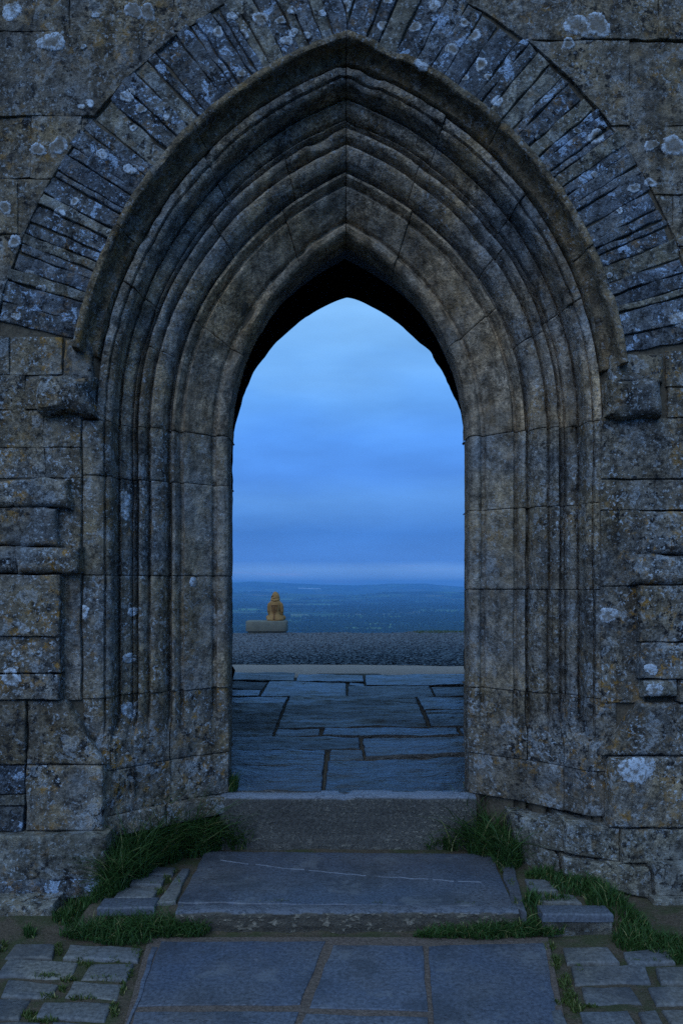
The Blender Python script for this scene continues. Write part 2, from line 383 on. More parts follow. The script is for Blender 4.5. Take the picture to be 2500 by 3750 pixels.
# ------------------------------------------------------------------ terrain: hill top, plain and far ridges
def ridge(az, r):
    h = 0
    # far ridge, 12 km off, its skyline read off the photograph (azimuth in photo pixels)
    px = PX0 + math.tan(max(-1.2, min(1.2, az))) * F
    pts = [(-3000, 2125), (200, 2136), (700, 2133), (850, 2131), (930, 2127), (1040, 2133), (1180, 2140), (1300, 2143), (1380, 2140), (1420, 2137), (1560, 2136), (1610, 2142), (1700, 2149), (2000, 2146), (5000, 2130)]
    py = np.interp(px, [p[0] for p in pts], [p[1] for p in pts])
    top = EYE + (PY0 - py) / F * 12000
    w = math.exp(-((r - 12000) / 1500) ** 2)
    h = max(h, (top + 150) * w)
    pts2 = [(-3000, 2180), (700, 2172), (900, 2167), (1150, 2176), (1300, 2178), (1430, 2166), (1560, 2163), (1700, 2166), (5000, 2180)]
    py2 = np.interp(px, [p[0] for p in pts2], [p[1] for p in pts2])
    top2 = EYE + (PY0 - py2) / F * 7500
    h = max(h, (top2 + 150) * math.exp(-((r - 7500) / 1000) ** 2))
    return h
def terrain_z(x, y):
    r = math.hypot(x, y); az = math.atan2(x, y)
    if r < 24: return -.8 - 1.5 * smoothstep(15, 20, r)
    t = smoothstep(19, 560, r) if r < 560 else 1
    drop = 150 * min(1, (r - 24) / 430.0); drop = drop if r < 400 else 150 - 18.7 * max(0, 1 - (r - 400) / 400) ** 2 if r > 400 else drop
    z = -2.3 - drop + 2.3 * smoothstep(100, 900, r)
    if r > 900: z += 4 * nz((x, y, 0), .0008, 2) + ridge(az, r) * (1 + .03 * nz((x, y, 0), .0015, 5))
    return z
ang = list(np.linspace(-17, 17, 150)) + list(np.linspace(18.5, 341.5, 90))
rad = [0, 12, 24] + list(np.geomspace(30, 16500, 150))
V, Fc = [(0, 0, -.62)], []
for r in rad[1:]:
    for a in ang:
        x, y = r * math.sin(math.radians(a)), r * math.cos(math.radians(a)); V.append((x, y, terrain_z(x, y)))
na = len(ang)
for j in range(na): Fc.append((0, 1 + (j + 1) % na, 1 + j))
for i in range(len(rad) - 2):
    for j in range(na):
        k = (j + 1) % na; Fc.append((1 + i * na + j, 1 + i * na + k, 1 + (i + 1) * na + k, 1 + (i + 1) * na + j))
Fc = [tuple(reversed(f)) for f in Fc]
terr = tag(obj('terrain', V, Fc, M['fields'], None, True, 0), 'green and blue farmland plain running to far low hills', None, None, 'structure')

# ------------------------------------------------------------------ forecourt earth, floor base, sand and gravel behind
def court_z(x, y):
    t = smoothstep(-1.33, -1.24, x) * (1 - smoothstep(1.38, 1.46, x)) * smoothstep(-.44, -.39, y)
    # earth banked up against the foot of the wall
    bank = .015 * smoothstep(-.75, -.30, y) * smoothstep(1.0, 1.3, abs(x))
    z = -.412 + .095 * t + bank * (1 - t)
    return z + .010 * nz((x, y, 0), 3, 4) + .005 * nz((x, y, 0), 14, 5)
xs = np.concatenate([np.linspace(-9, -2.3, 12), np.linspace(-2.2, 2.3, 130), np.linspace(2.4, 9, 12)]); ys = np.concatenate([np.linspace(-12, -1.9, 12), np.linspace(-1.8, .5, 74)])
V = [(x, y, court_z(x, y)) for y in ys for x in xs]; nx = len(xs)
Fc = [(i + k * nx, i + 1 + k * nx, i + 1 + (k + 1) * nx, i + (k + 1) * nx) for k in range(len(ys) - 1) for i in range(nx - 1)]
court = tag(obj('ground', V, Fc, M['earth'], None, True, 0), 'bare brown earth between the paving and the tower wall', None, None, 'structure')
pave = empty('pavement', (0, 0, 0), 'paving of big flagstones and small setts before the doorway', None, None, 'structure')
# mortar bed under the central flags
V = [tuple(G(px, py, -.4035)) for px, py in ((545, 3432), (2005, 3432), (2110, 3950), (400, 3950))]
obj('mortar_bed', V, [(3, 2, 1, 0)], M['sandmortar'], pave, False)

def zback(x, y):
    z = -.035 - .115 * smoothstep(7.2, 16.6, y) - max(0, y - 16.7) ** 1.5 * .16
    z += .05 * smoothstep(.9, 2.6, x) * smoothstep(11, 16.4, y)
    return z + .010 * nz((x, y, 0), .8, 3) + .022 * smoothstep(14, 16, y) * nz((x, y, 0), 1.3, 8)
xs = np.linspace(-9, 9, 60); ys = np.linspace(5.9, 22, 70)
V = [(x, y, zback(x, y)) for y in ys for x in xs]; nx = len(xs)
Fa = [(i + k * nx, i + 1 + k * nx, i + 1 + (k + 1) * nx, i + (k + 1) * nx) for k in range(len(ys) - 1) for i in range(nx - 1)]
hill = tag(obj('hilltop', V, Fa, M['gravel_sheet'], None, True, 0), 'hilltop ground under the dark gravel behind the tower', None, None, 'structure')
def strip(name, y0f, y1f, mat, dz, n=60, m=8, label=''):
    V = []
    for k in range(m + 1):
        for i in range(n + 1):
            x = -8 + 16 * i / n; y = y0f(x) + (y1f(x) - y0f(x)) * k / m; V.append((x, y, zback(x, y) + dz))
    Fs = [(i + k * (n + 1), i + 1 + k * (n + 1), i + 1 + (k + 1) * (n + 1), i + (k + 1) * (n + 1)) for k in range(m) for i in range(n)]
    return tag(obj(name, V, Fs, mat, None, True, 0), label, None, None, 'structure')
GRAV0 = lambda x: 7.62 - .22 * smoothstep(.2, 2.0, x) + .03 * math.sin(x * 7)
strip('sand_path', lambda x: 6.0, GRAV0, M['sand'], .012, label='pale sandy path strip just beyond the tower floor')
# loose stones of the gravel
def pebbles(n, area, smin, smax, seed):
    r = np.random.default_rng(seed)
    cube = np.array([(-1, -1, -1), (1, -1, -1), (1, 1, -1), (-1, 1, -1), (-1, -1, 1), (1, -1, 1), (1, 1, 1), (-1, 1, 1)], float) * .58
    fq = np.array([(0, 3, 2, 1), (4, 5, 6, 7), (0, 1, 5, 4), (1, 2, 6, 5), (2, 3, 7, 6), (3, 0, 4, 7)])
    V, Fq = [], []
    k = 0
    while k < n:
        x = r.uniform(-6.2, 6.2); y = r.uniform(7.0, 16.95)
        if y < GRAV0(x) + .03 * r.uniform(-1, 1): continue
        if abs(x) > .28 * (y + 3.9) + .6: continue
        s = r.uniform(smin, smax); sc = np.array([r.uniform(.8, 1.5), r.uniform(.7, 1.2), r.uniform(.5, .9)]) * s
        p = (cube + r.uniform(-.22, .22, (8, 3))) * sc
        a = r.uniform(0, 6.28); t = r.uniform(-.5, .5)
        R = np.array([[math.cos(a), -math.sin(a), 0], [math.sin(a), math.cos(a), 0], [0, 0, 1]]) @ np.array([[1, 0, 0], [0, math.cos(t), -math.sin(t)], [0, math.sin(t), math.cos(t)]])
        V.append(p @ R.T + (x, y, zback(x, y) + s * .28)); Fq.append(fq + 8 * k); k += 1
    return np.concatenate(V), np.concatenate(Fq)
V, Fq = pebbles(42000, None, .015, .034, 3)
tag(obj('gravel', V.tolist(), [tuple(f) for f in Fq.tolist()], M['gravel'], None, False), 'dark blue grey gravel spread across the hilltop', 'gravel', None, 'stuff')

# ------------------------------------------------------------------ tower floor
floor = empty('floor', (0, 0, 0), 'worn wet flagstone floor inside the tower', None, None, 'structure')
V = [(-3.2, .47, -.026), (3.2, .47, -.026), (3.2, 6.5, -.026), (-3.2, 6.5, -.026)]
obj('floor_bed', V, [(0, 1, 2, 3)], M['mortar'], floor, False)
Z = lambda x, y: G(800 + x * .606, 2400 + y * .606, 0)
slabs = [
    [(-150, 100), (462, 104), (455, 151), (-150, 148)], [(482, 107), (872, 122), (878, 160), (468, 153)], [(884, 118), (1720, 108), (1760, 176), (890, 182)],
    [(-150, 155), (298, 158), (262, 202), (-160, 200)], [(-160, 204), (258, 206), (240, 247), (-170, 247)],
    [(306, 160), (770, 163), (772, 240), (252, 247)], [(790, 164), (878, 166), (884, 184), (788, 183)], [(782, 188), (1270, 184), (1305, 246), (780, 242)],
    [(1282, 183), (1780, 180), (1800, 248), (1312, 249)],
    [(-170, 251), (418, 251), (402, 289), (-180, 287)], [(-180, 292), (396, 293), (322, 488), (-220, 488)],
    [(432, 247), (1188, 247), (1268, 428), (352, 432)], [(1198, 253), (1800, 251), (1830, 322), (1240, 325)], [(1246, 331), (1840, 330), (1880, 428), (1282, 428)],
    [(352, 437), (612, 437), (606, 487), (334, 489)], [(636, 435), (1438, 433), (1462, 482), (626, 484)], [(1446, 433), (1880, 432), (1920, 492), (1500, 500)],
    [(-220, 494), (850, 494), (858, 566), (-250, 572)], [(866, 490), (1500, 486), (1535, 600), (886, 611)], [(1504, 504), (1920, 497), (1960, 604), (1540, 600)],
    [(-250, 578), (648, 574), (640, 660), (-280, 656)], [(672, 574), (872, 571), (880, 622), (662, 632)],
    [(-280, 662), (638, 665), (625, 826), (-330, 826)], [(655, 638), (1990, 606), (2080, 826), (634, 826)],
]
for i, q in enumerate(slabs):
    pts = inset([Z(*p) for p in q], .003)
    block('paving_slab', quad(*pts), (0, 0, 1), .06, M['dull' if i in (3, 8, 10, 11, 13, 17) else 'wet'], floor, res=.028, rough=.004, bevel=.014, jit=.007, seed=i + 1, tilt=.008, freq=3, cap=70, riven=.009 if i in (10, 11, 13) else .006)

# ------------------------------------------------------------------ the tower
tower = empty('stone_tower', (0, 0, 0), 'weathered lichen spotted stone tower wall with a deep moulded pointed doorway', 'tower')
XA, ZC = .028, EYE + .903
SIDE = {-1: (.721, 1.411, .690), 1: (-.613, 1.386, .773)}     # arc centre x, inner radius, jamb x
def path(side, d, t):                 # t < 1: height up the jamb (0..1 of ZC); 1..2: along the arc to the apex
    xc, R, xj = SIDE[side]
    if 0 < d < .56: d += .050 * math.sin(math.pi * d / .56) * (1 - smoothstep(1.15, 2.0, t))
    if t <= 1: return side * (xj + d), ZC * t
    th = math.acos(abs(xc - XA) / (R + d)) * (t - 1)
    return xc + side * (R + d) * math.cos(th), ZC + (R + d) * math.sin(th)
def tang(deg, side, d=.3):            # arc position for an angle in degrees
    xc, R, xj = SIDE[side]; return 1 + math.radians(deg) / math.acos(abs(xc - XA) / (R + d))
def densify(pr, step=.0075):
    out = [pr[0]]
    for a, b in zip(pr, pr[1:]):
        k = max(1, int(math.hypot(b[0] - a[0], b[1] - a[1]) / step))
        for i in range(1, k + 1): out.append((a[0] + (b[0] - a[0]) * i / k, a[1] + (b[1] - a[1]) * i / k))
    return out
PA = [(.012, .66), (.002, .60), (.0, .475), (.004, .440), (.018, .418), (.040, .410), (.054, .422), (.060, .442), (.075, .444), (.082, .414), (.10, .392), (.14, .352), (.175, .314), (.193, .300),
      (.200, .308), (.205, .330), (.218, .330), (.227, .296), (.240, .272), (.253, .270), (.261, .290), (.264, .322)]
PB = [(.264, .322), (.277, .322), (.285, .268), (.298, .232), (.325, .204), (.350, .190), (.362, .194), (.368, .220), (.373, .245), (.386, .245), (.394, .212), (.408, .182), (.425, .170), (.440, .172), (.449, .196), (.452, .238)]
PC = [(.452, .238), (.464, .238), (.471, .206), (.479, .186), (.487, .194), (.491, .214), (.499, .214), (.504, .176), (.525, .152), (.545, .142), (.552, .128), (.560, .132), (.564, .170), (.579, .172), (.583, .085), (.587, .046), (.596, .032), (.608, .022), (.611, .040), (.619, .040), (.622, .014), (.640, .004), (.655, .001), (.660, .008), (.664, .030)]
PCJ = PC[:-2] + [(.70, .001), (.725, .002), (.733, .012), (.736, .06)]
PD = [(.664, .040), (.669, .040), (.672, -.004), (.679, -.016), (.686, -.006), (.690, .012), (.704, .012), (.724, .004), (.740, -.012), (.749, -.040), (.753, -.082), (.758, -.092), (.776, -.097), (.795, -.094), (.803, -.080), (.814, -.036), (.822, .04)]
PD = [(.664 + (d - .664) * .88, y) for d, y in PD]
PAd, PBd, PCd, PCJd, PDd = map(densify, (PA, PB, PC, PCJ, PD))
def splay(d): return .455 - .76 * d if d < .60 else max(-.004, .455 - .76 * .60 - .0)
def moulding(name, prof, side, t0, t1, mat, seed, parent=None, rough=.006, splayed=False, step=.016, wav=.003):
    xc, R, xj = SIDE[side]
    dm = prof[len(prof) // 2][0]
    Ln = (t1 - t0) * ZC if t1 <= 1 else (t1 - t0) * math.acos(abs(xc - XA) / (R + dm)) * (R + dm)
    k = max(3, int(Ln / step)); g = .0015 / Ln; b = .007 / Ln
    ts = [g, g + b * .4, g + b] + [g + b + (1 - 2 * g - 2 * b) * i / k for i in range(1, k)] + [1 - g - b, 1 - g - b * .4, 1 - g]
    V = []
    off = rnd.uniform(-.006, .006); od = rnd.uniform(-.004, .004)
    for q, f in enumerate(ts):
        t = t0 + (t1 - t0) * f
        edge = .006 if q in (0, len(ts) - 1) else .0015 if q in (1, len(ts) - 2) else 0
        for i, (d, y) in enumerate(prof):
            x, z = path(side, d + od, t)
            p0 = (x, y, z)
            if splayed:
                w = smoothstep(.56, .40, z + .05 * nz(p0, 2.5, 9)) if z < .7 else 0
                if y < .46: y = y * (1 - w) + min(y, splay(d)) * w if splay(d) < y else y * (1 - w) + splay(d) * w
            e = rough * fr(p0, 7, seed, 4) + rough * .5 * nz(p0, 40, seed)
            ch = max(0, nz(p0, 5.5, seed + 20) - .34) * .10 + max(0, nz(p0, 17, seed + 31) - .42) * .04       # chipped patches
            dd = wav * nz(p0, 6, seed + 3) + wav * .4 * nz(p0, 22, seed + 5)
            x2, z2 = path(side, d + od + dd, t)
            V.append((x2, y + e + ch + edge + off, z2))
    n = len(prof)
    Fc = [(i + k2 * n, i + 1 + k2 * n, i + 1 + (k2 + 1) * n, i + (k2 + 1) * n) for k2 in range(len(ts) - 1) for i in range(n - 1)]
    # ends turned into the joint
    for q in (0, len(ts) - 1):
        m0 = len(V); V += [(V[q * n + i][0], V[q * n + i][1] + .05, V[q * n + i][2]) for i in range(n)]
        Fc += [((q * n + i + 1, q * n + i, m0 + i, m0 + i + 1) if q == 0 else (q * n + i, q * n + i + 1, m0 + i + 1, m0 + i)) for i in range(n - 1)]
    if side == -1: Fc = [tuple(reversed(f)) for f in Fc]
    remember(V, Fc)
    return obj(name, V, Fc, mat, parent or tower, True, 50)

# wall core that closes the joints, then the moulded stones in their orders
core_prof = [(.16, 1.15), (.03, .70)] + [(d + .010, y + .030) for d, y in PA[1:]] + [(d + .006, y + .030) for d, y in PB] + [(d + .004, y + .030) for d, y in PC] + [(.70, .030), (.745, .012), (.80, .010), (.81, .006), (1.246, .006), (1.262, .010), (1.3, .011), (2.2, .011), (3.6, .011)]
V, Fc = [], []
for side in (-1, 1):
    b0 = len(V); ts = [-.3, 0] + list(np.linspace(.1, 1, 8)) + list(np.linspace(1.03, 2, 40)); n = len(core_prof)
    for t in ts:
        for d, y in core_prof:
            x, z = path(side, d, t); V.append((x, y, z))
    f2 = [(b0 + i + k * n, b0 + i + 1 + k * n, b0 + i + 1 + (k + 1) * n, b0 + i + (k + 1) * n) for k in range(len(ts) - 1) for i in range(n - 1)]
    Fc += [tuple(reversed(f)) for f in f2] if side == -1 else f2
obj('wall_core', V, Fc, M['mortar'], tower, True, 50)

sd = 0
JZ = {-1: [.0, .25, .65, 1.33, 1.88, 2.183], 1: [.0, .25, .65, 1.25, 1.73, 2.183]}
for side in (-1, 1):
    zs = [z / ZC for z in JZ[side]]; zs[-1] = 1.0
    for a, b in zip(zs, zs[1:]):
        low = b * ZC <= .66
        for nm, pr, mt in (('jamb_stone', PAd, 'jamb_in'), ('jamb_stone', PBd, 'jamb'), ('jamb_stone', PCJd, 'jamb')):
            sd += 1; moulding(nm, pr, side, a, b, M[mt if not low else 'ashlar_low'], sd if not low else 77, splayed=True, rough=.006)
    dj = {-1: ([21, 48], [14, 38, 55], [21.5, 44]), 1: ([24, 49], [17, 33, 54], [19, 37, 54])}[side]
    for pr, js, mt in zip((PAd, PBd, PCd), dj, ('mould_in', 'mould', 'mould')):
        tt = [1.0] + [tang(j, side, pr[len(pr) // 2][0]) for j in js] + [2.0]
        for a, b in zip(tt, tt[1:]): sd += 1; moulding('arch_moulding', pr, side, a, b, M[mt], sd, wav=.003)
    hj = [9.6 if side == -1 else 7.6] + [{-1: 28, 1: 25}[side], {-1: 46, 1: 47}[side]]
    tt = [tang(j, side, .74) for j in hj] + [2.0]
    for a, b in zip(tt, tt[1:]): sd += 1; moulding('hood_mould', PDd, side, a, b, M['hood'], sd, rough=.007, wav=.004)

# relieving ring of thin lias voussoirs
for side in (-1, 1):
    xc, R, xj = SIDE[side]
    th = math.radians(11.6 if side == -1 else 9.6)
    def ring_pt(d, a, y):
        te = math.acos(min(1, abs(xc - XA) / (R + d)))
        a = min(a, te)
        return Vector((xc + side * (R + d) * math.cos(a), y, ZC + (R + d) * math.sin(a)))
    amax = math.acos(abs(xc - XA) / (R + 1.25))
    while th < amax - .004:
        w = rnd.uniform(.036, .105) if rnd.random() < .8 else rnd.uniform(.10, .14); w /= (R + 1.03); th2 = min(th + w, amax + .03)
        gap = rnd.uniform(.001, .005) / (R + 1.03)
        do = 1.245 + rnd.uniform(-.028, .022); yf = rnd.uniform(-.022, -.008); skew = rnd.uniform(-.012, .012)
        a0, a1 = th + gap, th2 - gap
        face = lambda u, v, a0=a0, a1=a1, do=do, yf=yf, skew=skew: ring_pt(.806 + (do - .806) * u, a0 + (a1 - a0) * v + skew * (u - .5) * .3, yf)
        sd += 1
        block('voussoir', face, (0, -1, 0), .10, M['lias'] if rnd.random() < .84 else M['plinth'], tower, True, res=.02, rough=.009, bevel=.006, jit=.012, seed=sd, tilt=.006, freq=9)
        th = th2

# coursed ashlar: everything left and right of the ring and the jambs
def ring_x(side, z, d=1.247):
    xc, R, xj = SIDE[side]
    dz = z - ZC
    if dz < (.452 if side == -1 else .380): return side * 99
    rr = R + d
    if dz * dz >= rr * rr - (xc - XA) ** 2: return XA
    return xc + side * math.sqrt(rr * rr - dz * dz)
def course(side, py0, py1, splits, Y, mat, name='wall_stone', inner=None, **k):
    """stones of one course; splits in photo x, running outwards; inner: photo x of the inner edge (None: the ring)"""
    global sd
    z1, z0 = P(0, py0, Y).z - .0010, P(0, py1, Y).z + .0010
    sx = [P(s, 0, Y).x for s in splits]
    for a, b in zip(sx, sx[1:]):
        yy = Y + rnd.uniform(-.018, -.008); sd += 1
        def face(u, v, a=a, b=b, yy=yy):
            z = z0 + (z1 - z0) * v
            lim = ring_x(side, z)
            xi, xo = a + side * .0010, b - side * .0010
            if abs(lim) < 90:
                xi = max(xi, lim) if side == 1 else min(xi, lim)
                xo = max(xo, xi + .02) if side == 1 else min(xo, xi - .02)
            return Vector((xi + (xo - xi) * u, yy, z))
        kk = dict(res=.03, rough=.012, bevel=.004, jit=.006, tilt=.004, freq=4); kk.update(k)
        block(name, face, (0, -1, 0), .10 + max(0, -Y), M[mat], tower, True, seed=sd, **kk)
A = 'ashlar'; B = 'ashlar_low'
# left, above the springing (x runs outwards to the left)
course(-1, -520, -330, [1290, 700, 200, -350, -900], 0, A); course(-1, -330, -90, [1290, 900, 350, -250, -900], 0, A)
course(-1, -90, 124, [1290, 640, 258, -60, -520, -900], .0, A)
course(-1, 124, 430, [1290, 512, -30, -480, -900], .0, A)
course(-1, 430, 660, [700, 300, 118, -300, -900], .004, A); course(-1, 660, 862, [700, 70, -260, -900], -.002, A)
course(-1, 862, 1030, [500, -40, -360, -900], .0, A); course(-1, 1030, 1232, [400, -80, -420, -900], .003, B)
course(-1, 1236, 1376, [235, 40, -160, -480, -900], .0, B); course(-1, 1376, 1502, [335, 96, -220, -560, -900], .0, B)
course(-1, 1505, 1640, [299, 162, -150, -500, -900], .0, B); course(-1, 1640, 1752, [299, 168, -60, -420, -900], .002, B)
# proud, broken stones and the sunk strip beside the jamb
course(-1, 1752, 1856, [252, -200, -560, -900], -.075, B, bevel=.05, rough=.016, jit=.02)
course(-1, 1858, 2000, [210, -120, -500, -900], -.060, B, bevel=.03, rough=.012, jit=.016)
course(-1, 2000, 2104, [286, 60, -300, -900], -.085, B, bevel=.055, rough=.018, jit=.024)
course(-1, 2106, 2330, [222, -180, -520, -900], -.072, B, bevel=.007, rough=.012); course(-1, 2330, 2465, [222, -60, -360, -900], -.071, B, bevel=.007, rough=.014)
course(-1, 2468, 2562, [222, 130, -200, -900], -.072, B, bevel=.007, rough=.012)
course(-1, 1752, 2090, [299, 208], .002, B); course(-1, 2090, 2562, [299, 200], .002, 'mould', rough=.004)
course(-1, 2564, 2800, [96, -280, -900], -.055, B, bevel=.008, rough=.014)
course(-1, 2803, 3042, [378, 96], -.055, B, bevel=.016); course(-1, 2803, 2905, [92, -20, -300, -900], -.05, 'lias'); course(-1, 2908, 2950, [92, -60, -300, -900], -.055, 'plinth'); course(-1, 2953, 3042, [88, -120, -900], -.05, 'lias')
# right, above the springing
course(1, -520, -330, [1220, 1600, 2100, 2700, 3400], 0, A); course(1, -330, -80, [1220, 1700, 2300, 2800, 3400], 0, A)
course(1, -80, 152, [1220, 2120, 2405, 2760, 3400], .0, A)
course(1, 156, 466, [1800, 2300, 2700, 3400], -.004, A); course(1, 468, 716, [2100, 2560, 3400], .002, A)
course(1, 718, 905, [2200, 2460, 2800, 3400], .0, A); course(1, 905, 1080, [2300, 2620, 3400], .0, A); course(1, 1080, 1284, [2380, 2580, 2900, 3400], .0, B)
course(1, 1288, 1418, [2432, 2660, 3400], .0, B); course(1, 1420, 1530, [2440, 2560, 2900, 3400], .003, B)
course(1, 1533, 1755, [2196, 2478, 2760, 3400], .0, B); course(1, 1758, 1868, [2196, 2390, 2700, 3400], -.01, B, rough=.012)
course(1, 1870, 2030, [2352, 2640, 3400], -.040, B, bevel=.035, rough=.014, jit=.016); course(1, 2030, 2142, [2300, 2560, 3400], -.060, B, bevel=.045, rough=.016, jit=.02)
course(1, 2144, 2350, [2342, 2700, 3400], -.072, B, bevel=.007); course(1, 2352, 2486, [2342, 2600, 3400], -.071, B, bevel=.007)
course(1, 2488, 2552, [2350, 2480], -.062, 'plinth', rough=.014, bevel=.02); course(1, 2488, 2570, [2484, 2800, 3400], -.07, B)
course(1, 1870, 2146, [2196, 2356], .001, B); course(1, 2148, 2572, [2196, 2356], .002, B, rough=.005)
course(1, 2574, 2770, [2524, 2900, 3400], -.058, B, bevel=.008, rough=.014)
course(1, 2773, 3030, [2228, 2640, 3400], -.055, B, bevel=.016)
# worn lumps that were the ends of the hood
def px_block(name, x0, y0, x1, y1, Y, mat, depth=.2, skew=0, parent=tower, **k):
    global sd
    sd += 1
    a, b, c, d = P(x0, y1, Y), P(x1, y1, Y), P(x1 + skew, y0, Y), P(x0 + skew, y0, Y)
    return block(name, quad(a, b, c, d), (0, -1, 0), depth, M[mat], parent, True, seed=sd, **k)
px_block('label_stop', 232, 1238, 330, 1385, -.030, 'ashlar_low', rough=.012, bevel=.03, jit=.012, freq=6)
px_block('label_stop', 112, 1358, 326, 1502, -.125, 'ashlar_low', rough=.030, bevel=.11, jit=.03, freq=5, res=.018, bf=.46)
px_block('label_stop', 2235, 1292, 2428, 1400, -.035, 'ashlar_low', rough=.012, bevel=.025, jit=.012, freq=6)
px_block('label_stop', 2240, 1378, 2432, 1514, -.120, 'ashlar_low', rough=.028, bevel=.08, jit=.028, freq=5, res=.018, bf=.4)
# plinth and footing stones
def ledge(name, x0, y0, x1, y1, Y, mat, depth, **k):
    k.setdefault('rough', .007); k.setdefault('bevel', .016); k.setdefault('jit', .008); return px_block(name, x0, y0, x1, y1, Y, mat, depth, **k)
ledge('plinth_stone', -260, 3062, 388, 3226, -.135, 'plinth', .25); ledge('plinth_stone', -900, 3062, -268, 3226, -.135, 'plinth', .25)
ledge('plinth_stone', -30, 3228, 452, 3292, -.165, 'lias', .3, jit=.02); ledge('plinth_stone', -900, 3226, -38, 3292, -.18, 'lias', .3)
ledge('plinth_stone', -420, 3318, 196, 3408, -.32, 'plinth', .4, jit=.02); ledge('plinth_stone', -900, 3318, -428, 3408, -.3, 'plinth', .4)
# right: footing stones step outwards below the jamb, over a thin ledge
def slanted(name, pts, mat, depth, nrm=(0, -1, 0), **k):
    global sd
    sd += 1
    k.setdefault('rough', .006); k.setdefault('bevel', .012); k.setdefault('jit', .007)
    return block(name, quad(*[P(*p) for p in pts]), nrm, depth, M[mat], tower, True, seed=sd, **k)
slanted('plinth_stone', [(1880, 3085, .20), (2062, 3118, -.01), (2068, 3030, -.01), (1872, 2985, .20)], 'plinth', .35)
slanted('plinth_stone', [(2068, 3126, -.045), (2268, 3160, -.06), (2270, 3036, -.06), (2072, 3018, -.045)], 'plinth', .3)
slanted('plinth_stone', [(2274, 3162, -.07), (2640, 3166, -.07), (2640, 3042, -.07), (2276, 3040, -.07)], 'plinth', .3)
slanted('plinth_stone', [(2646, 3166, -.07), (3400, 3166, -.07), (3400, 3042, -.07), (2646, 3042, -.07)], 'plinth', .3)
slanted('plinth_stone', [(1905, 3180, .17), (2056, 3205, -.05), (2044, 3140, -.05), (1912, 3080, .17)], 'plinth', .3, bevel=.012)
slanted('plinth_stone', [(2062, 3210, -.06), (2392, 3300, -.12), (2380, 3184, -.12), (2062, 3142, -.06)], 'plinth', .3, bevel=.012)
slanted('plinth_stone', [(2398, 3284, -.15), (2900, 3290, -.15), (2900, 3172, -.15), (2394, 3170, -.15)], 'plinth', .35)
slanted('plinth_stone', [(2388, 3400, -.19), (2900, 3404, -.19), (2900, 3294, -.19), (2392, 3292, -.19)], 'plinth', .35)
slanted('plinth_stone', [(2906, 3404, -.17), (3400, 3404, -.17), (3400, 3172, -.17), (2906, 3172, -.17)], 'plinth', .35)
slanted('plinth_stone', [(380, 3075, -.01), (606, 3030, .20), (606, 2951, .20), (380, 2996, -.01)], 'jamb', .3)
slanted('plinth_stone', [(610, 3028, .20), (850, 2975, .42), (850, 2913, .42), (610, 2950, .20)], 'jamb', .3)
slanted('wall_stone', [(98, 2800, -.060), (384, 2800, -.058), (236, 2566, -.058), (98, 2566, -.064)], B, .12, rough=.012, bevel=.02)
slanted('wall_stone', [(2212, 2770, -.058), (2522, 2770, -.060), (2522, 2576, -.064), (2338, 2576, -.058)], B, .12, rough=.012, bevel=.02)
# the hidden bulk of the tower: inner faces, rear wall with its taller arch, an added light-blocking lid
far = [(849, 2500), (861, 2454), (852, 2440), (851, 2358), (853, 2199), (849, 2119), (851, 1897), (853, 1657), (861, 1570), (877, 1506), (896, 1440), (930, 1363), (971, 1308), (1016, 1251), (1097, 1179), (1148, 1145), (1217, 1108), (1269, 1090)]
farr = [(1716, 2500), (1716, 2486), (1696, 2446), (1694, 2390), (1704, 2358), (1711, 2199), (1704, 2039), (1704, 1897), (1706, 1697), (1696, 1570), (1680, 1490), (1654, 1440), (1625, 1372), (1596, 1326), (1570, 1283), (1539, 1257), (1458, 1185), (1395, 1142), (1310, 1100), (1269, 1090)]
YF = 5.7
def finer(pl, sg):
    out = []
    for a, b in zip(pl, pl[1:]):
        A_, B_ = P(*a, YF), P(*b, YF); k = max(1, int((B_ - A_).length / .06))
        for i in range(k):
            p = A_.lerp(B_, i / k); p.x += .012 * nz(p, 5, 3 + sg) + .008 * nz(p, 19, 5 + sg); out.append(p)
    out.append(P(*pl[-1], YF)); return out
def curve(pl, k0):
    out = list(pl[:k0])
    for i in range(k0, len(pl) - 1):
        p0, p1, p2, p3 = pl[i - 1], pl[i], pl[i + 1], pl[min(i + 2, len(pl) - 1)]
        for q in range(5):
            t = q / 5; out.append(tuple(.5 * ((2 * p1[j]) + (p2[j] - p0[j]) * t + (2 * p0[j] - 5 * p1[j] + 4 * p2[j] - p3[j]) * t * t + (3 * p1[j] - p0[j] - 3 * p2[j] + p3[j]) * t ** 3) for j in (0, 1)))
    return out + [pl[-1]]
far, farr = curve(far, 7), curve(farr, 8)
V, Fc = [], []
HW, TOP = 3.1, 7.2
tops = []
for sg, pl in ((-1, far), (1, farr)):
    pts = finer(pl, sg); pts[0].z = -.1; b0 = len(V)
    for p in pts: V += [(sg * HW, YF, p.z), (p.x, YF, p.z), (p.x + sg * .22, YF + .9, p.z + .5 * smoothstep(1.5, 3.2, p.z) + .02), (sg * HW, YF + .9, p.z + .5 * smoothstep(1.5, 3.2, p.z) + .02)]
    for i in range(len(pts) - 1):
        for j in range(3):
            f = (b0 + i * 4 + j, b0 + i * 4 + j + 1, b0 + (i + 1) * 4 + j + 1, b0 + (i + 1) * 4 + j)
            Fc.append(f if sg == -1 else tuple(reversed(f)))
    tops.append(pts[-1].z)
b0 = len(V); zt = max(tops) - .002
V += [(-HW, YF, zt), (HW, YF, zt), (HW, YF, TOP), (-HW, YF, TOP), (-HW, YF + .9, zt + .51), (HW, YF + .9, zt + .51), (HW, YF + .9, TOP), (-HW, YF + .9, TOP)]
Fc += [(b0, b0 + 1, b0 + 2, b0 + 3), (b0 + 5, b0 + 4, b0 + 7, b0 + 6)]
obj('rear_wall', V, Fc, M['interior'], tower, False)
V = []; Fc = []
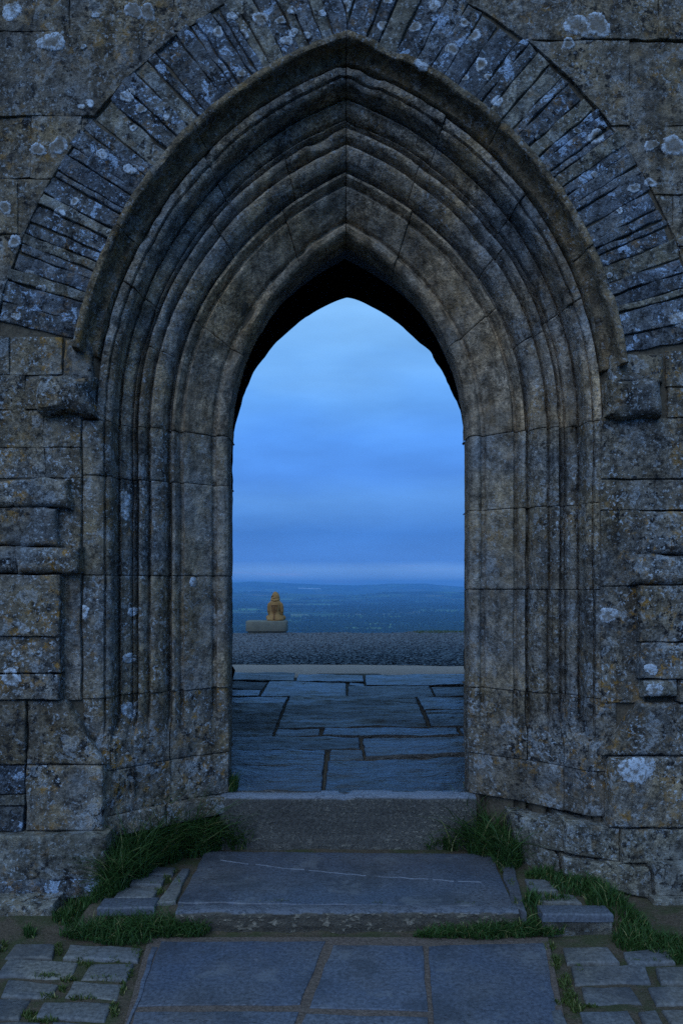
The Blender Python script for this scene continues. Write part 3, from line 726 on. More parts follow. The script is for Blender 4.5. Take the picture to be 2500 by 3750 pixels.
for sg in (-1, 1):
    b0 = len(V); V += [(sg * 2.6, 1.0, -.1), (sg * 2.6, YF + .02, -.1), (sg * 2.6, YF + .02, TOP), (sg * 2.6, 1.0, TOP), (sg * HW, .06, -.6), (sg * HW, YF + .9, -.6), (sg * HW, YF + .9, TOP), (sg * HW, .06, TOP)]
    Fc += [(b0, b0 + 1, b0 + 2, b0 + 3), (b0 + 4, b0 + 5, b0 + 6, b0 + 7)]
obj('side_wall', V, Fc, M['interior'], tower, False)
V = [(-HW, .1, 6.4), (HW, .1, 6.4), (HW, YF + .9, 6.4), (-HW, YF + .9, 6.4), (-HW, .06, TOP), (HW, .06, TOP), (HW, YF + .9, TOP), (-HW, YF + .9, TOP)]
obj('shade_lid', V, [(3, 2, 1, 0), (4, 5, 6, 7)], M['interior'], tower, False)  # unseen cover added over the roofless chamber to keep it dark
# inner face of the front wall round the doorway
V, Fc = [], []
for side in (-1, 1):
    b0 = len(V); ts = [-.05] + list(np.linspace(0, 1, 4)) + list(np.linspace(1.05, 2, 24))
    for t in ts:
        x, z = path(side, .16, t); V += [(x, 1.15, z), (side * HW, 1.15, z)]
    Fc += [(b0 + 2 * i, b0 + 2 * i + 1, b0 + 2 * i + 3, b0 + 2 * i + 2) for i in range(len(ts) - 1)]
b0 = len(V); zt = path(-1, .16, 2)[1] - .01; V += [(-HW, 1.15, zt), (HW, 1.15, zt), (HW, 1.15, TOP), (-HW, 1.15, TOP)]; Fc.append((b0, b0 + 1, b0 + 2, b0 + 3))
obj('inner_wall', V, Fc, M['interior'], tower, False)

# pale lichen rosettes laid on the stone
bvh = BVHTree.FromPolygons(TOWER_V, TOWER_F)
def rosette(px, py, r, open_=0.0, squash=1.0, seed=0):
    c = P(px, py, 0); rr = r * (-CY) / F; rg = random.Random(seed * 13 + 5)
    ph = [rg.uniform(0, 6.28) for _ in range(6)]
    nr, nt = 8, 72; V, tone, Fc = [], [], []
    r0 = .02
    for k in range(nr + 1):
        q = r0 + (1 - r0) * k / nr
        for i in range(nt):
            a = 2 * math.pi * i / nt
            w = 1 + .13 * math.sin(2 * a + ph[0]) + .09 * math.sin(3 * a + ph[1]) + .10 * nz((math.cos(a) * 1.3, math.sin(a) * 1.3, 0), 1.7, seed) + .15 * nz((math.cos(a) * 5, math.sin(a) * 5, q), 1.9, seed + 3) + .07 * nz((math.cos(a) * 12, math.sin(a) * 12, q), 1.9, seed + 4)
            x, z = c.x + rr * q * w * math.cos(a), c.z + rr * q * w * math.sin(a) * squash
            hit = bvh.ray_cast(Vector((0, CY, EYE)), (Vector((x, 0, z)) - Vector((0, CY, EYE))).normalized(), 12)
            p = hit[0] if hit[0] is not None else Vector((x, 0, z))
            n = hit[1] if hit[1] is not None else Vector((0, -1, 0))
            if n.y > 0: n = -n
            lift = (.0035 if .15 < (k / nr) < .9 else .0030 if k < nr else -.002) + .0012 * nz((x, 0, z), 60, seed)
            V.append(p + n * lift + Vector((0, -.001, 0))); tone.append(q)
    for k in range(nr):
        for i in range(nt):
            j = (i + 1) % nt; Fc.append((k * nt + i, k * nt + j, (k + 1) * nt + j, (k + 1) * nt + i))
    # leave out faces that would bridge a step in the stone
    def keep(f):
        ys = [V[i].y for i in f]; return max(ys) - min(ys) <= .02
    Fc = [f for f in Fc if keep(f)]
    par = list(range(len(V)))
    def root(i):
        while par[i] != i: par[i] = par[par[i]]; i = par[i]
        return i
    for f in Fc:
        for i in f[1:]: par[root(i)] = root(f[0])
    cnt = {}
    for f in Fc: cnt[root(f[0])] = cnt.get(root(f[0]), 0) + 1
    if not cnt: return
    big = max(cnt, key=cnt.get); Fc = [f for f in Fc if root(f[0]) == big]
    used = sorted({i for f in Fc for i in f}); ix = {o_: n_ for n_, o_ in enumerate(used)}
    V = [V[i] for i in used]; tone = [tone[i] for i in used]; Fc = [tuple(ix[i] for i in f) for f in Fc]
    o = obj('lichen_patch', V, Fc, M['lichen'], tower, True, 0)
    tone = [(.18 + .82 * smoothstep(open_ - .15, open_ + .22, q)) * (.85 + .5 * nz(V[i], 22, seed)) if open_ > .25 else .9 for i, q in enumerate(tone)]
    at = o.data.attributes.new('tone', 'FLOAT', 'POINT'); at.data.foreach_set('value', tone)
ros = [(190, 155, 48, .45), (42, 42, 34, .0), (140, 548, 30, .6), (215, 535, 34, .62), (308, 172, 12, 0), (330, 378, 16, 0), (300, 392, 14, 0), (350, 55, 14, 0), (490, 40, 36, .7), (540, 45, 30, .7),
       (2118, 96, 52, .62), (2185, 92, 46, .62), (2080, 160, 26, .6), (2465, 535, 42, .6), (2382, 532, 26, .7), (2226, 2252, 32, .1), (2382, 2450, 26, .0), (2330, 2815, 62, .1), (2395, 2530, 34, .3),
       (708, 2132, 16, 0), (445, 1835, 42, .35), (455, 1880, 24, 0), (475, 2410, 26, .0), (470, 2600, 30, .3), (500, 2590, 26, .3), (60, 2395, 14, 0), (40, 2480, 38, .4), (305, 2240, 24, .2), (490, 2240, 22, .2),
       (955, 70, 36, .55), (890, 130, 30, .5), (800, 118, 26, .5), (850, 60, 24, .0), (1070, 40, 22, .0), (1050, 150, 30, .0), (1125, 130, 20, .0), (1030, 75, 26, .5),
       (470, 350, 34, .0), (520, 400, 26, .6), (610, 430, 16, 0), (480, 620, 34, .2), (375, 565, 26, .2), (275, 738, 22, .5), (220, 780, 26, .1), (490, 470, 18, .4), (885, 270, 20, .5),
       (1520, 100, 30, .6), (1735, 130, 30, .5), (1700, 85, 24, .4), (1760, 235, 30, .55), (1790, 285, 24, .5), (1700, 285, 18, .6), (1545, 235, 40, .1), (1820, 370, 26, 0), (1590, 20, 32, .2), (1655, 180, 30, .5),
       (2110, 478, 20, .5), (2180, 500, 36, .5), (2320, 690, 30, .4), (2265, 770, 18, .3), (2380, 670, 28, .4), (2480, 1170, 36, .2), (2345, 925, 16, .2), (1968, 505, 14, 0), (55, 885, 34, .55), (20, 760, 30, .7),
       (2340, 920, 12, 0), (2175, 640, 16, 0), (2228, 1010, 18, .5), (1260, 25, 34, .5), (1420, 5, 20, .4), (1180, 50, 18, 0), (1405, 95, 30, .6), (1075, 120, 22, .1), (60, 1160, 22, .2), (150, 1060, 24, .3), (110, 1000, 20, .3)]
for i, (x, y, r, op) in enumerate(ros): rosette(x, y, r * (1.0 if i < 29 else .8), op, 1.0 if i % 2 else .8, i + 1)

# ------------------------------------------------------------------ door sill and steps
sill = empty('threshold_step', (0, .39, -.3), 'deep worn stone doorstep with a rounded edge coloured pale for sky sheen below the arch', 'step')
def xsweep(name, x0, x1, prof, mat, parent, seed, wav=.004, yb=lambda x: 0.0, zb=lambda x: 0.0, step=.02, cap=True):
    k = max(2, int((x1 - x0) / step)); V = []
    for i in range(k + 1):
        x = x0 + (x1 - x0) * i / k
        e = .006 if i in (0, k) else 0
        for y, z in prof:
            p = (x, y, z); V.append((x, y + yb(x) + e + wav * fr(p, 6, seed) + wav * .6 * nz(p, 30, seed), z + zb(x) - e * .5 + wav * .6 * fr(p, 5, seed + 9)))
    n = len(prof)
    Fc = [(j + i * n, j + 1 + i * n, j + 1 + (i + 1) * n, j + (i + 1) * n) for i in range(k) for j in range(n - 1)]
    Fc = [tuple(reversed(f)) for f in Fc]
    if cap: Fc += [tuple(range(n)), tuple(reversed(range(k * n, (k + 1) * n)))]
    return obj(name, V, Fc, mat, parent, True, 45)
sag = lambda x: -.012 * math.exp(-((x - .02) / .035) ** 2) + .004 * nz((x, 0, 0), 3, 2)
sp = [(.52, -.005), (.455, .0), (.425, -.002), (.405, -.008), (.393, -.020), (.390, -.034)] + [(.391 + .002 * math.sin(i * 2.1), -.034 - .20 * i / 9) for i in range(1, 10)] + [(.386, -.245), (.380, -.27), (.376, -.30), (.372, -.33)]
def riser_mat():
    m = MT('sill_riser')
    c = m.mix(m.ramp(m.noise(3, 5), [(.35, 0), (.65, 1)]), (.064, .060, .056), (.100, .094, .086))
    c = m.mix(1, c, m.ramp(m.noise(55, 4, .75), [(.37, .62), (.63, 1.35)]), 'MULTIPLY')
    s = m.mapping((20, 30, 30)); f = m.math('MULTIPLY', m.ramp(m.noise(1.5, 4, .7, s), [(.53, 0), (.58, 1)]), m.ramp(m.noise(2.5, 3), [(.38, .1), (.58, 1)]))
    c = m.mix(m.math('MULTIPLY', f, .55), c, (.30, .27, .225))
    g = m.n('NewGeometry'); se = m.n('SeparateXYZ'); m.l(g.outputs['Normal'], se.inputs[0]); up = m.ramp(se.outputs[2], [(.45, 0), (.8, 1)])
    c = m.mix(up, c, m.mix(m.noise(20, 4), (.17, .20, .26), (.27, .30, .37)))  # upward faces coloured pale blue, painting in the sky's reflection on the lip
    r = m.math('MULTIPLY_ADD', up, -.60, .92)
    return m.done(c, r, m.bump(m.math('ADD', m.noise(24, 6, .75), m.math('MULTIPLY', f, .3)), 1, .03), .4)
M['riser'] = riser_mat()
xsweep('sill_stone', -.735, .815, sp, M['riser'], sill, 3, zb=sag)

step = empty('stone_step', (0, -.4, -.4), 'wide dark blue stone step slab with a broken pale front edge', 'step')
ZS = -.30
def hslab(name, pts, z, mat, parent, depth=.05, gap=.004, **k):
    global sd
    sd += 1
    kk = dict(res=.035, rough=.004, bevel=.008, jit=.010, tilt=.003, freq=4); kk.update(k)
    return block(name, quad(*inset([G(x, y, z) for x, y in pts], gap)), (0, 0, 1), depth, mat, parent, seed=sd, **kk)
hslab('slab', [(652, 3303), (1880, 3320), (1800, 3126), (752, 3116)], ZS, M['step'], step, .08, .001, tilt=.001, cap=90)
# nosing stone along the front, broken below
def nose_mat():
    m = MT('broken_nosing')
    c = m.mix(m.noise(4, 5), (.070, .060, .048), (.10, .088, .072))
    s = m.mapping((10, 16, 16)); f = m.ramp(m.noise(2.0, 5, .65, s), [(.52, 0), (.60, 1)])
    c = m.mix(m.math('MULTIPLY', f, .75), c, (.30, .26, .205))
    c = m.mix(1, c, m.ramp(m.noise(70, 4, .7), [(.3, .6), (.7, 1.35)]), 'MULTIPLY')
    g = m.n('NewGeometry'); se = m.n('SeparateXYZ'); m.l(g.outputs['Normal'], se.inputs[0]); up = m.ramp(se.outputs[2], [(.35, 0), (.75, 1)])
    c = m.mix(up, c, m.mix(m.noise(16, 5), (.085, .095, .125), (.15, .16, .19)))  # upward faces tinted paler blue, sky light put into the colour
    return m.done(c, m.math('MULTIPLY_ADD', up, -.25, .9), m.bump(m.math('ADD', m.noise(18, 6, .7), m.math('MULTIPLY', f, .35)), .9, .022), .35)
M['nose'] = nose_mat()
YN0 = G(1240, 3312, ZS).y; YN1 = G(1240, 3338, ZS).y
npf = [(YN0, -.38), (YN0, -.304), (YN0 - .02, -.300), (YN1 + .022, -.301), (YN1 + .006, -.305), (YN1, -.314), (YN1 + .004, -.335), (YN1 + .012, -.36), (YN1 + .010, -.375), (YN1 + .02, -.39), (YN1 + .022, -.415)]
chip = lambda x: .012 * nz((x, 0, 0), 5, 3) + .008 * nz((x, 0, 0), 17, 4)
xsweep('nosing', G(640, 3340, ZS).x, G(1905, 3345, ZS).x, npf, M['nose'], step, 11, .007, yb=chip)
# pale scratch line left across the slab (a thin inlaid vein standing a hair proud)
vein = [(808, 3150), (870, 3158), (950, 3166), (1040, 3178), (1130, 3186), (1220, 3195), (1310, 3204), (1400, 3210), (1500, 3215), (1600, 3222), (1690, 3228), (1775, 3230)]
V, Fc = [], []
vein = [(a[0] + (b[0] - a[0]) * k / 6, a[1] + (b[1] - a[1]) * k / 6 + 3.5 * nz((a[0] + k * 15, 0, 0), .02, 3)) for a, b in zip(vein, vein[1:]) for k in range(6)]
for i, (x, y) in enumerate(vein):
    p = G(x, y, ZS + .0045); w = .0012 * (.1 + abs(nz(p, 9, 2)) * 2.2)
    V += [(p.x, p.y - w, p.z - .004), (p.x, p.y, p.z + .0015), (p.x, p.y + w, p.z - .004)]
for i in range(len(vein) - 1):
    if i in (9, 10, 23, 38, 39, 40, 52, 58): continue
    for j in (0, 1): Fc.append((3 * i + j, 3 * i + 3 + j, 3 * i + 4 + j, 3 * i + 1 + j))
obj('vein', V, Fc, simple('calcite', (.20, .22, .26), (.11, .12, .15), 30), step)

# kerb blocks either side of the step, edging strips and small bricks on the upper level
def kerb(px0, px1, pyt, label):
    a, b = G(px0, pyt + 34, ZS), G(px1, pyt + 34, ZS); yb = G(px0, pyt, ZS).y
    e = empty('kerb_block', ((a.x + b.x) / 2, a.y, -.4), label, 'kerb')
    global sd
    sd += 2
    block('top_face', quad((a.x, a.y, ZS), (b.x, b.y, ZS), (b.x, yb, ZS), (a.x, yb, ZS)), (0, 0, 1), .03, M['kerbtop'], e, res=.03, rough=.003, bevel=.010, jit=.004, seed=sd)
    block('front_face', quad((a.x + .002, a.y + .006, -.44), (b.x - .002, a.y + .006, -.44), (b.x - .002, a.y + .006, ZS - .006), (a.x + .002, a.y + .006, ZS - .006)), (0, -1, 0), abs(yb - a.y) - .01, M['kerb'], e, res=.02, rough=.004, bevel=.008, jit=.004, seed=sd + 1)
kerb(356, 566, 3286, 'short blue topped kerb block in the grass, left of the wide step')
kerb(1984, 2244, 3312, 'short blue topped kerb block in the grass, right of the wide step')
r7 = lambda x, y: (x * .797, 2750 + y * .797)
r8 = lambda x, y: (1250 + x * .797, 2750 + y * .797)
for q in ([(520, 672), (705, 676), (732, 630), (552, 622)], [(596, 612), (746, 616), (766, 572), (604, 566)], [(674, 566), (796, 570), (812, 531), (704, 530)]):
    hslab('brick', [r7(*p) for p in q], ZS, M['sett'], pave, gap=.003, res=.03, jit=.006)
for q in ([(900, 692), (1106, 696), (1066, 655), (874, 647)], [(868, 642), (996, 642), (934, 586), (836, 586)]):
    hslab('brick', [r8(*p) for p in q], ZS, M['sett'], pave, gap=.003, res=.03, jit=.006)
hslab('edging', [r7(*p) for p in [(716, 698), (806, 690), (872, 538), (838, 538)]], ZS, M['sett'], pave, gap=.004)
hslab('edging', [r8(*p) for p in [(792, 712), (850, 740), (786, 508), (722, 508)]], ZS, M['step'], pave, gap=.004)
# flags of the path
ZP = -.3985
for q in ([(500, 3684), (1100, 3678), (1192, 3446), (588, 3446)], [(1128, 3690), (1566, 3700), (1550, 3462), (1218, 3458)], [(1592, 3850), (2062, 3850), (1992, 3450), (1566, 3462)],
          [(430, 3960), (1010, 3960), (1092, 3702), (490, 3704)], [(1030, 3960), (1580, 3960), (1568, 3722), (1116, 3712)], [(1600, 3990), (2100, 3990), (2066, 3864), (1594, 3864)]):
    hslab('flagstone', q, ZP, M['path'], pave, .03, .003, res=.05, rough=.0008, bevel=.003, jit=.008, tilt=.0)
for q in ([(455, 3790), (492, 3710), (580, 3462), (556, 3462)], [(2000, 3660), (2052, 3700), (2010, 3590), (1984, 3590)]):
    hslab('edging', q, ZP, M['path'], pave, .03, .004, res=.05)
# small setts, laid in rows
L7 = [[(70, 880), (265, 885), (245, 948), (18, 944)], [(322, 886), (660, 896), (636, 960), (286, 950)], [(32, 958), (370, 966), (332, 1040), (-18, 1030)], [(408, 974), (612, 976), (582, 1052), (372, 1044)],
      [(44, 1040), (276, 1070), (240, 1130), (2, 1124)], [(332, 1056), (576, 1066), (540, 1142), (292, 1130)], [(-30, 1136), (146, 1138), (98, 1230), (-70, 1228)], [(204, 1150), (522, 1152), (490, 1232), (158, 1224)],
      [(-60, 1240), (190, 1244), (150, 1330), (-110, 1325)], [(240, 1242), (480, 1246), (440, 1330), (200, 1326)], [(-140, 884), (20, 880), (-30, 944), (-200, 944)], [(-210, 958), (-20, 958), (-75, 1032), (-270, 1032)],
      [(-260, 1040), (-20, 1042), (-60, 1124), (-310, 1124)], [(-280, 1138), (-80, 1138), (-120, 1230), (-340, 1230)]]
R8 = [[(1006, 892), (1228, 896), (1276, 970), (1032, 970)], [(1292, 912), (1490, 906), (1536, 970), (1312, 976)], [(1046, 984), (1394, 984), (1424, 1058), (1066, 1064)], [(1432, 990), (1640, 986), (1690, 1060), (1464, 1060)],
      [(1096, 1080), (1334, 1078), (1386, 1158), (1122, 1162)], [(1394, 1080), (1690, 1074), (1740, 1160), (1444, 1166)], [(1090, 1192), (1318, 1186), (1372, 1270), (1112, 1276)], [(1352, 1186), (1452, 1184), (1500, 1280), (1400, 1280)],
      [(1468, 1180), (1740, 1176), (1800, 1276), (1520, 1280)], [(1552, 912), (1750, 910), (1800, 972), (1590, 976)], [(955, 1190), (1005, 1185), (1050, 1270), (965, 1290)]]
for lst, fn in ((L7, r7), (R8, r8)):
    for q in lst:
        pts = [fn(*p) for p in q]
        hslab('sett', [pts[3], pts[2], pts[1], pts[0]], ZP + rnd.uniform(-.004, .004), M['sett'], pave, .05, .002, res=.035, rough=.004, bevel=.012, jit=.010, tilt=.004)

# ------------------------------------------------------------------ grass
def blades(pts, hmin, hmax, lean, w, seed, spread=1.0, out=None):
    """pts: (x, y, z, size, leanx, leany)"""
    r = random.Random(seed); V, Fc, tone = [], [], []
    for (x, y, z, s, lx, ly) in pts:
        h = r.uniform(hmin, hmax) * s; a = r.uniform(0, 6.28); bend = r.uniform(.25, 1.0) * lean
        dx, dy = math.cos(a) * bend + lx, math.sin(a) * bend + ly
        ww = w * r.uniform(.6, 1.2); f = r.uniform(0, 3.14); wx, wy = math.cos(f) * ww, math.sin(f) * ww
        t = r.random(); b = len(V)
        for k, q in enumerate((0, .35, .7, 1.0)):
            px, py, pz = x + dx * h * q * q, y + dy * h * q * q, z + h * (q - .38 * min(1.3, math.hypot(dx, dy)) * q * q)
            k2 = (1, .95, .6, 0)[k]
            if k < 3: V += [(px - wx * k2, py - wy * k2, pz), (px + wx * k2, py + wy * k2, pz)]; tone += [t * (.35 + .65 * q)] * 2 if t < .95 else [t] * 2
            else: V.append((px, py, pz)); tone.append(t)
        Fc += [(b, b + 1, b + 3, b + 2), (b + 2, b + 3, b + 5, b + 4), (b + 4, b + 5, b + 6)]
    return V, Fc, tone
def clump(name, label, pts, hmin, hmax, lean, w, seed, mat='grass', cat='grass', group=None, kind=None):
    V, Fc, tone = blades(pts, hmin, hmax, lean, w, seed)
    c = Vector((sum(p[0] for p in pts) / len(pts), sum(p[1] for p in pts) / len(pts), min(p[2] for p in pts)))
    o = obj(name, V, Fc, M[mat], None, True, 0, loc=c)
    at = o.data.attributes.new('tone', 'FLOAT', 'POINT'); at.data.foreach_set('value', tone)
    return tag(o, label, cat, group, kind)
def scatter(spots, n, z, seed, lx=0, ly=0, zf=None):
    """spots: (photo x, photo y, radius in photo px across, radius down, weight, size)"""
    r = random.Random(seed); tot = sum(s[4] for s in spots); out = []
    for (x, y, rx, ry, wt, s) in spots:
        for _ in range(int(n * wt / tot)):
            a = r.uniform(0, 6.28); q = math.sqrt(r.random())
            px, py = x + rx * q * math.cos(a), y + ry * q * math.sin(a)
            p = G(px, py, z); zz = zf(p.x, p.y) if zf else z
            out.append((p.x, p.y, zz, s * (1.15 - .5 * q * q) * r.uniform(.8, 1.1), lx, ly))
    return out
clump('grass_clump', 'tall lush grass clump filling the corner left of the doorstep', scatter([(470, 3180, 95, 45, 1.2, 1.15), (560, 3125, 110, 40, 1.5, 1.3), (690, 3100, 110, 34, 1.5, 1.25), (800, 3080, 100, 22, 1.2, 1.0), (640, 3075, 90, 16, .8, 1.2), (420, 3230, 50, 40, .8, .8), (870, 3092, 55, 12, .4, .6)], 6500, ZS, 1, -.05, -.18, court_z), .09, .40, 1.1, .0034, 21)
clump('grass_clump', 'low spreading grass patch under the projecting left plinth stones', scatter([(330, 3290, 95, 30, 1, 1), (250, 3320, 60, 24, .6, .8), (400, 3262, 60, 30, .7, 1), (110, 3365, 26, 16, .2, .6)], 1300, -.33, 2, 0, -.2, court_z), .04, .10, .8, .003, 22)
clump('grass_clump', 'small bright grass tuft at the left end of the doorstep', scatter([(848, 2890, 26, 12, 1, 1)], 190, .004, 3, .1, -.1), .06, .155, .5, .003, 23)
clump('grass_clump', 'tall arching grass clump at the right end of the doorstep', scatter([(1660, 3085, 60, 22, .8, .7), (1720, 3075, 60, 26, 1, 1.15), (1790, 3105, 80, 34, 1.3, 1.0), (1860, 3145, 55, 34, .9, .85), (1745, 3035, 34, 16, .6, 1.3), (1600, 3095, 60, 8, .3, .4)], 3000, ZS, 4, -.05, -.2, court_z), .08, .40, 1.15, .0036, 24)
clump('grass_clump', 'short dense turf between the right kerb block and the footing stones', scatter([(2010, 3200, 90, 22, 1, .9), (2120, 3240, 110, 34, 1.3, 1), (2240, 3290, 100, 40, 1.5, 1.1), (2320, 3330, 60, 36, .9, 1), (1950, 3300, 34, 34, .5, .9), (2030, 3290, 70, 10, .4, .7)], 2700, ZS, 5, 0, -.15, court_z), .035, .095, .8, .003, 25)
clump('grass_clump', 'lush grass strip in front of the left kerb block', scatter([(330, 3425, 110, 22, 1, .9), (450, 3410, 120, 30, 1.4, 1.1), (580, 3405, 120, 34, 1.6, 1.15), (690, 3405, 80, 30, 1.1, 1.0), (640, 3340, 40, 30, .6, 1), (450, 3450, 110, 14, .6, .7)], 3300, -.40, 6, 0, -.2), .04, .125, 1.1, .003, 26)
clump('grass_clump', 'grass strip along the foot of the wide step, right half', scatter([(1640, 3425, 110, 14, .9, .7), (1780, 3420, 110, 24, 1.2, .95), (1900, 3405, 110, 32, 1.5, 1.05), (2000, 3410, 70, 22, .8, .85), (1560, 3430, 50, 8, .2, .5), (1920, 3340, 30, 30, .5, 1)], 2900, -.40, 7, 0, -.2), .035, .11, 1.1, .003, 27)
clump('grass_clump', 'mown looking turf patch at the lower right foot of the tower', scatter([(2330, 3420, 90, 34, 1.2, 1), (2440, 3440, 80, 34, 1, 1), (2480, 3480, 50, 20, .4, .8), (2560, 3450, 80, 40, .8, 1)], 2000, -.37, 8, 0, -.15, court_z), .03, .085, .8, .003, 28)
# moss and short weeds in the joints of the setts
joints = []
for q in [(330, 3500, 40, 18), (300, 3520, 20, 20), (420, 3522, 30, 6), (170, 3580, 60, 8), (250, 3590, 30, 10), (330, 3540, 16, 14), (500, 3490, 22, 26), (470, 3560, 18, 30), (450, 3620, 14, 30), (420, 3700, 18, 30), (390, 3590, 60, 6), (300, 3660, 60, 7), (180, 3655, 30, 8), (110, 3720, 30, 14), (230, 3625, 14, 14), (160, 3745, 60, 10), (10, 3470, 20, 20), (215, 3480, 16, 26),
          (2010, 3470, 24, 16), (2030, 3530, 24, 26), (2070, 3600, 26, 30), (2085, 3660, 30, 30), (2110, 3700, 30, 14), (2130, 3690, 60, 6), (2040, 3680, 20, 12), (2400, 3530, 40, 5), (2480, 3500, 12, 14), (2320, 3525, 26, 4), (2120, 3560, 14, 20),
          (610, 3225, 20, 18), (585, 3268, 22, 14), (655, 3230, 12, 20), (640, 3190, 14, 10), (560, 3243, 22, 4), (1010, 3308, 110, 3), (1385, 3315, 26, 4), (1680, 3316, 60, 3), (1835, 3185, 12, 20), (1870, 3240, 12, 16), (1890, 3310, 16, 16), (1940, 3210, 18, 14), (1945, 3250, 14, 12), (900, 3098, 60, 6), (1000, 3098, 60, 3), (1500, 3098, 90, 5)]:
    joints.append((*q, q[2] * q[3], 1))
pts = []
for (x, y, rx, ry, wt, s) in joints:
    up = y < 3330
    pts += scatter([(x, y, rx, ry, 1, 1)], int(10 + wt * .16), ZS - .012 if up else -.412, x + y)
clump('joint_moss', 'short moss and weeds growing in the paving joints', pts, .012, .035, .9, .003, 31, 'moss', 'moss', None, 'stuff')
# sparse turf at the crest of the hill, right
r = random.Random(5); pts = []
for _ in range(5000):
    x = r.uniform(1.6, 4.6); y = r.uniform(16.1, 17.4) + (.45 if x < 2.1 else 0); pts.append((x, y, zback(x, y) - .02, 1 * smoothstep(1.5, 2.3, x) + .2, 0, 0))
clump('crest_turf', 'thin green turf along the crest beyond the gravel, right', pts, .04, .085, .8, .006, 33, 'moss', 'grass', None, 'stuff')

# ------------------------------------------------------------------ bench and seated figure
YB = 16.5
bx0, bx1 = P(898, 2272, YB).x, P(1050, 2272, YB).x; ztop = P(0, 2274, YB).z; zbot = zback((bx0 + bx1) / 2, YB)
bc = ((bx0 + bx1) / 2, YB + .3, zbot)
bench = empty('stone_bench', bc, 'long low grey stone bench on the gravel at the hill edge', 'bench')
def rounded_slab(name, cx, cy, hx, hy, z0, z1, rad, mat, parent, bev=.03, seed=0):
    V = []; n = 40; rings = [(z0, 0), (z0 + .01, .004), (z1 - bev, .004), (z1 - bev * .4, -.006), (z1, -bev)]
    def outline(off):
        out = []
        for i in range(n):
            a = 2 * math.pi * i / n; c, s_ = math.cos(a), math.sin(a); e = .28
            out.append((cx + (hx + off) * math.copysign(abs(c) ** e, c), cy + (hy + off) * math.copysign(abs(s_) ** e, s_)))
        return out
    for z, off in rings:
        for (x, y) in outline(off): V.append((x + .006 * nz((x, y, z), 4, seed), y + .006 * nz((x, y, z), 4, seed + 1), z + .006 * nz((x, y, z), 3, seed)))
    Fc = [(k * n + i, k * n + (i + 1) % n, (k + 1) * n + (i + 1) % n, (k + 1) * n + i) for k in range(len(rings) - 1) for i in range(n)]
    Fc.append(tuple(range((len(rings) - 1) * n, len(rings) * n))); Fc.append(tuple(reversed(range(n))))
    return obj(name, V, Fc, mat, parent, True, 50)
cx = (bx0 + bx1) / 2; hx = (bx1 - bx0) / 2
rounded_slab('seat', cx, YB + .3, hx, .30, zbot + .075, ztop, .1, M['bench'], bench, .035, 3)
rounded_slab('base', cx + .01, YB + .3, hx - .05, .24, zbot - .06, zbot + .077, .1, M['bench'], bench, .01, 7)
# figure, back to the viewer: one continuous surface grown from overlapping volumes
s0 = (YB + .25 - CY) / F
fx = lambda px: (px - PX0) * s0
cxf = fx(1008)
def ell(c, r, rot=0, n=14, m=10):
    V, Fc = [], []
    for i in range(m + 1):
        th = math.pi * i / m
        for j in range(n):
            ph = 2 * math.pi * j / n; x, y, z = r[0] * math.sin(th) * math.cos(ph), r[1] * math.sin(th) * math.sin(ph), r[2] * math.cos(th)
            x, z = x * math.cos(rot) + z * math.sin(rot), -x * math.sin(rot) + z * math.cos(rot)
            V.append((c[0] + x, c[1] + y, c[2] + z))
    Fc = [(i * n + j, i * n + (j + 1) % n, (i + 1) * n + (j + 1) % n, (i + 1) * n + j) for i in range(m) for j in range(n)]
    return V, [tuple(reversed(f)) for f in Fc]
def tube(pts, n=12):
    V, Fc = [], []
    for i, (x, y, z, rx) in enumerate(pts):
        a = Vector(pts[max(0, i - 1)][:3]); b = Vector(pts[min(len(pts) - 1, i + 1)][:3]); t = (b - a).normalized()
        u = t.cross(Vector((0, 1, 0.05))).normalized(); w = t.cross(u)
        for j in range(n):
            an = 2 * math.pi * j / n; p = Vector((x, y, z)) + (u * math.cos(an) + w * math.sin(an)) * rx; V.append(tuple(p))
    for i in range(len(pts) - 1):
        for j in range(n): Fc.append((i * n + j, i * n + (j + 1) % n, (i + 1) * n + (j + 1) % n, (i + 1) * n + j))
    Fc += [tuple(reversed(range(n))), tuple(range((len(pts) - 1) * n, len(pts) * n))]
    return V, Fc
def lathe(rows, n=20):                # rows: (z, cx, cy, rx, ry)
    V = []
    for z, a, b, rx, ry in rows:
        for j in range(n):
            an = 2 * math.pi * j / n; V.append((a + rx * math.cos(an), b + ry * math.sin(an), z))
    Fc = [(i * n + j, i * n + (j + 1) % n, (i + 1) * n + (j + 1) % n, (i + 1) * n + j) for i in range(len(rows) - 1) for j in range(n)]
    Fc += [tuple(reversed(range(n))), tuple(range((len(rows) - 1) * n, len(rows) * n))]
    return V, Fc
def union(parts):
    V, Fc = [], []
    for v, f in parts:
        b = len(V); V += v; Fc += [tuple(i + b for i in q) for q in f]
    return V, Fc
z0f, yf = ztop, YB + .24
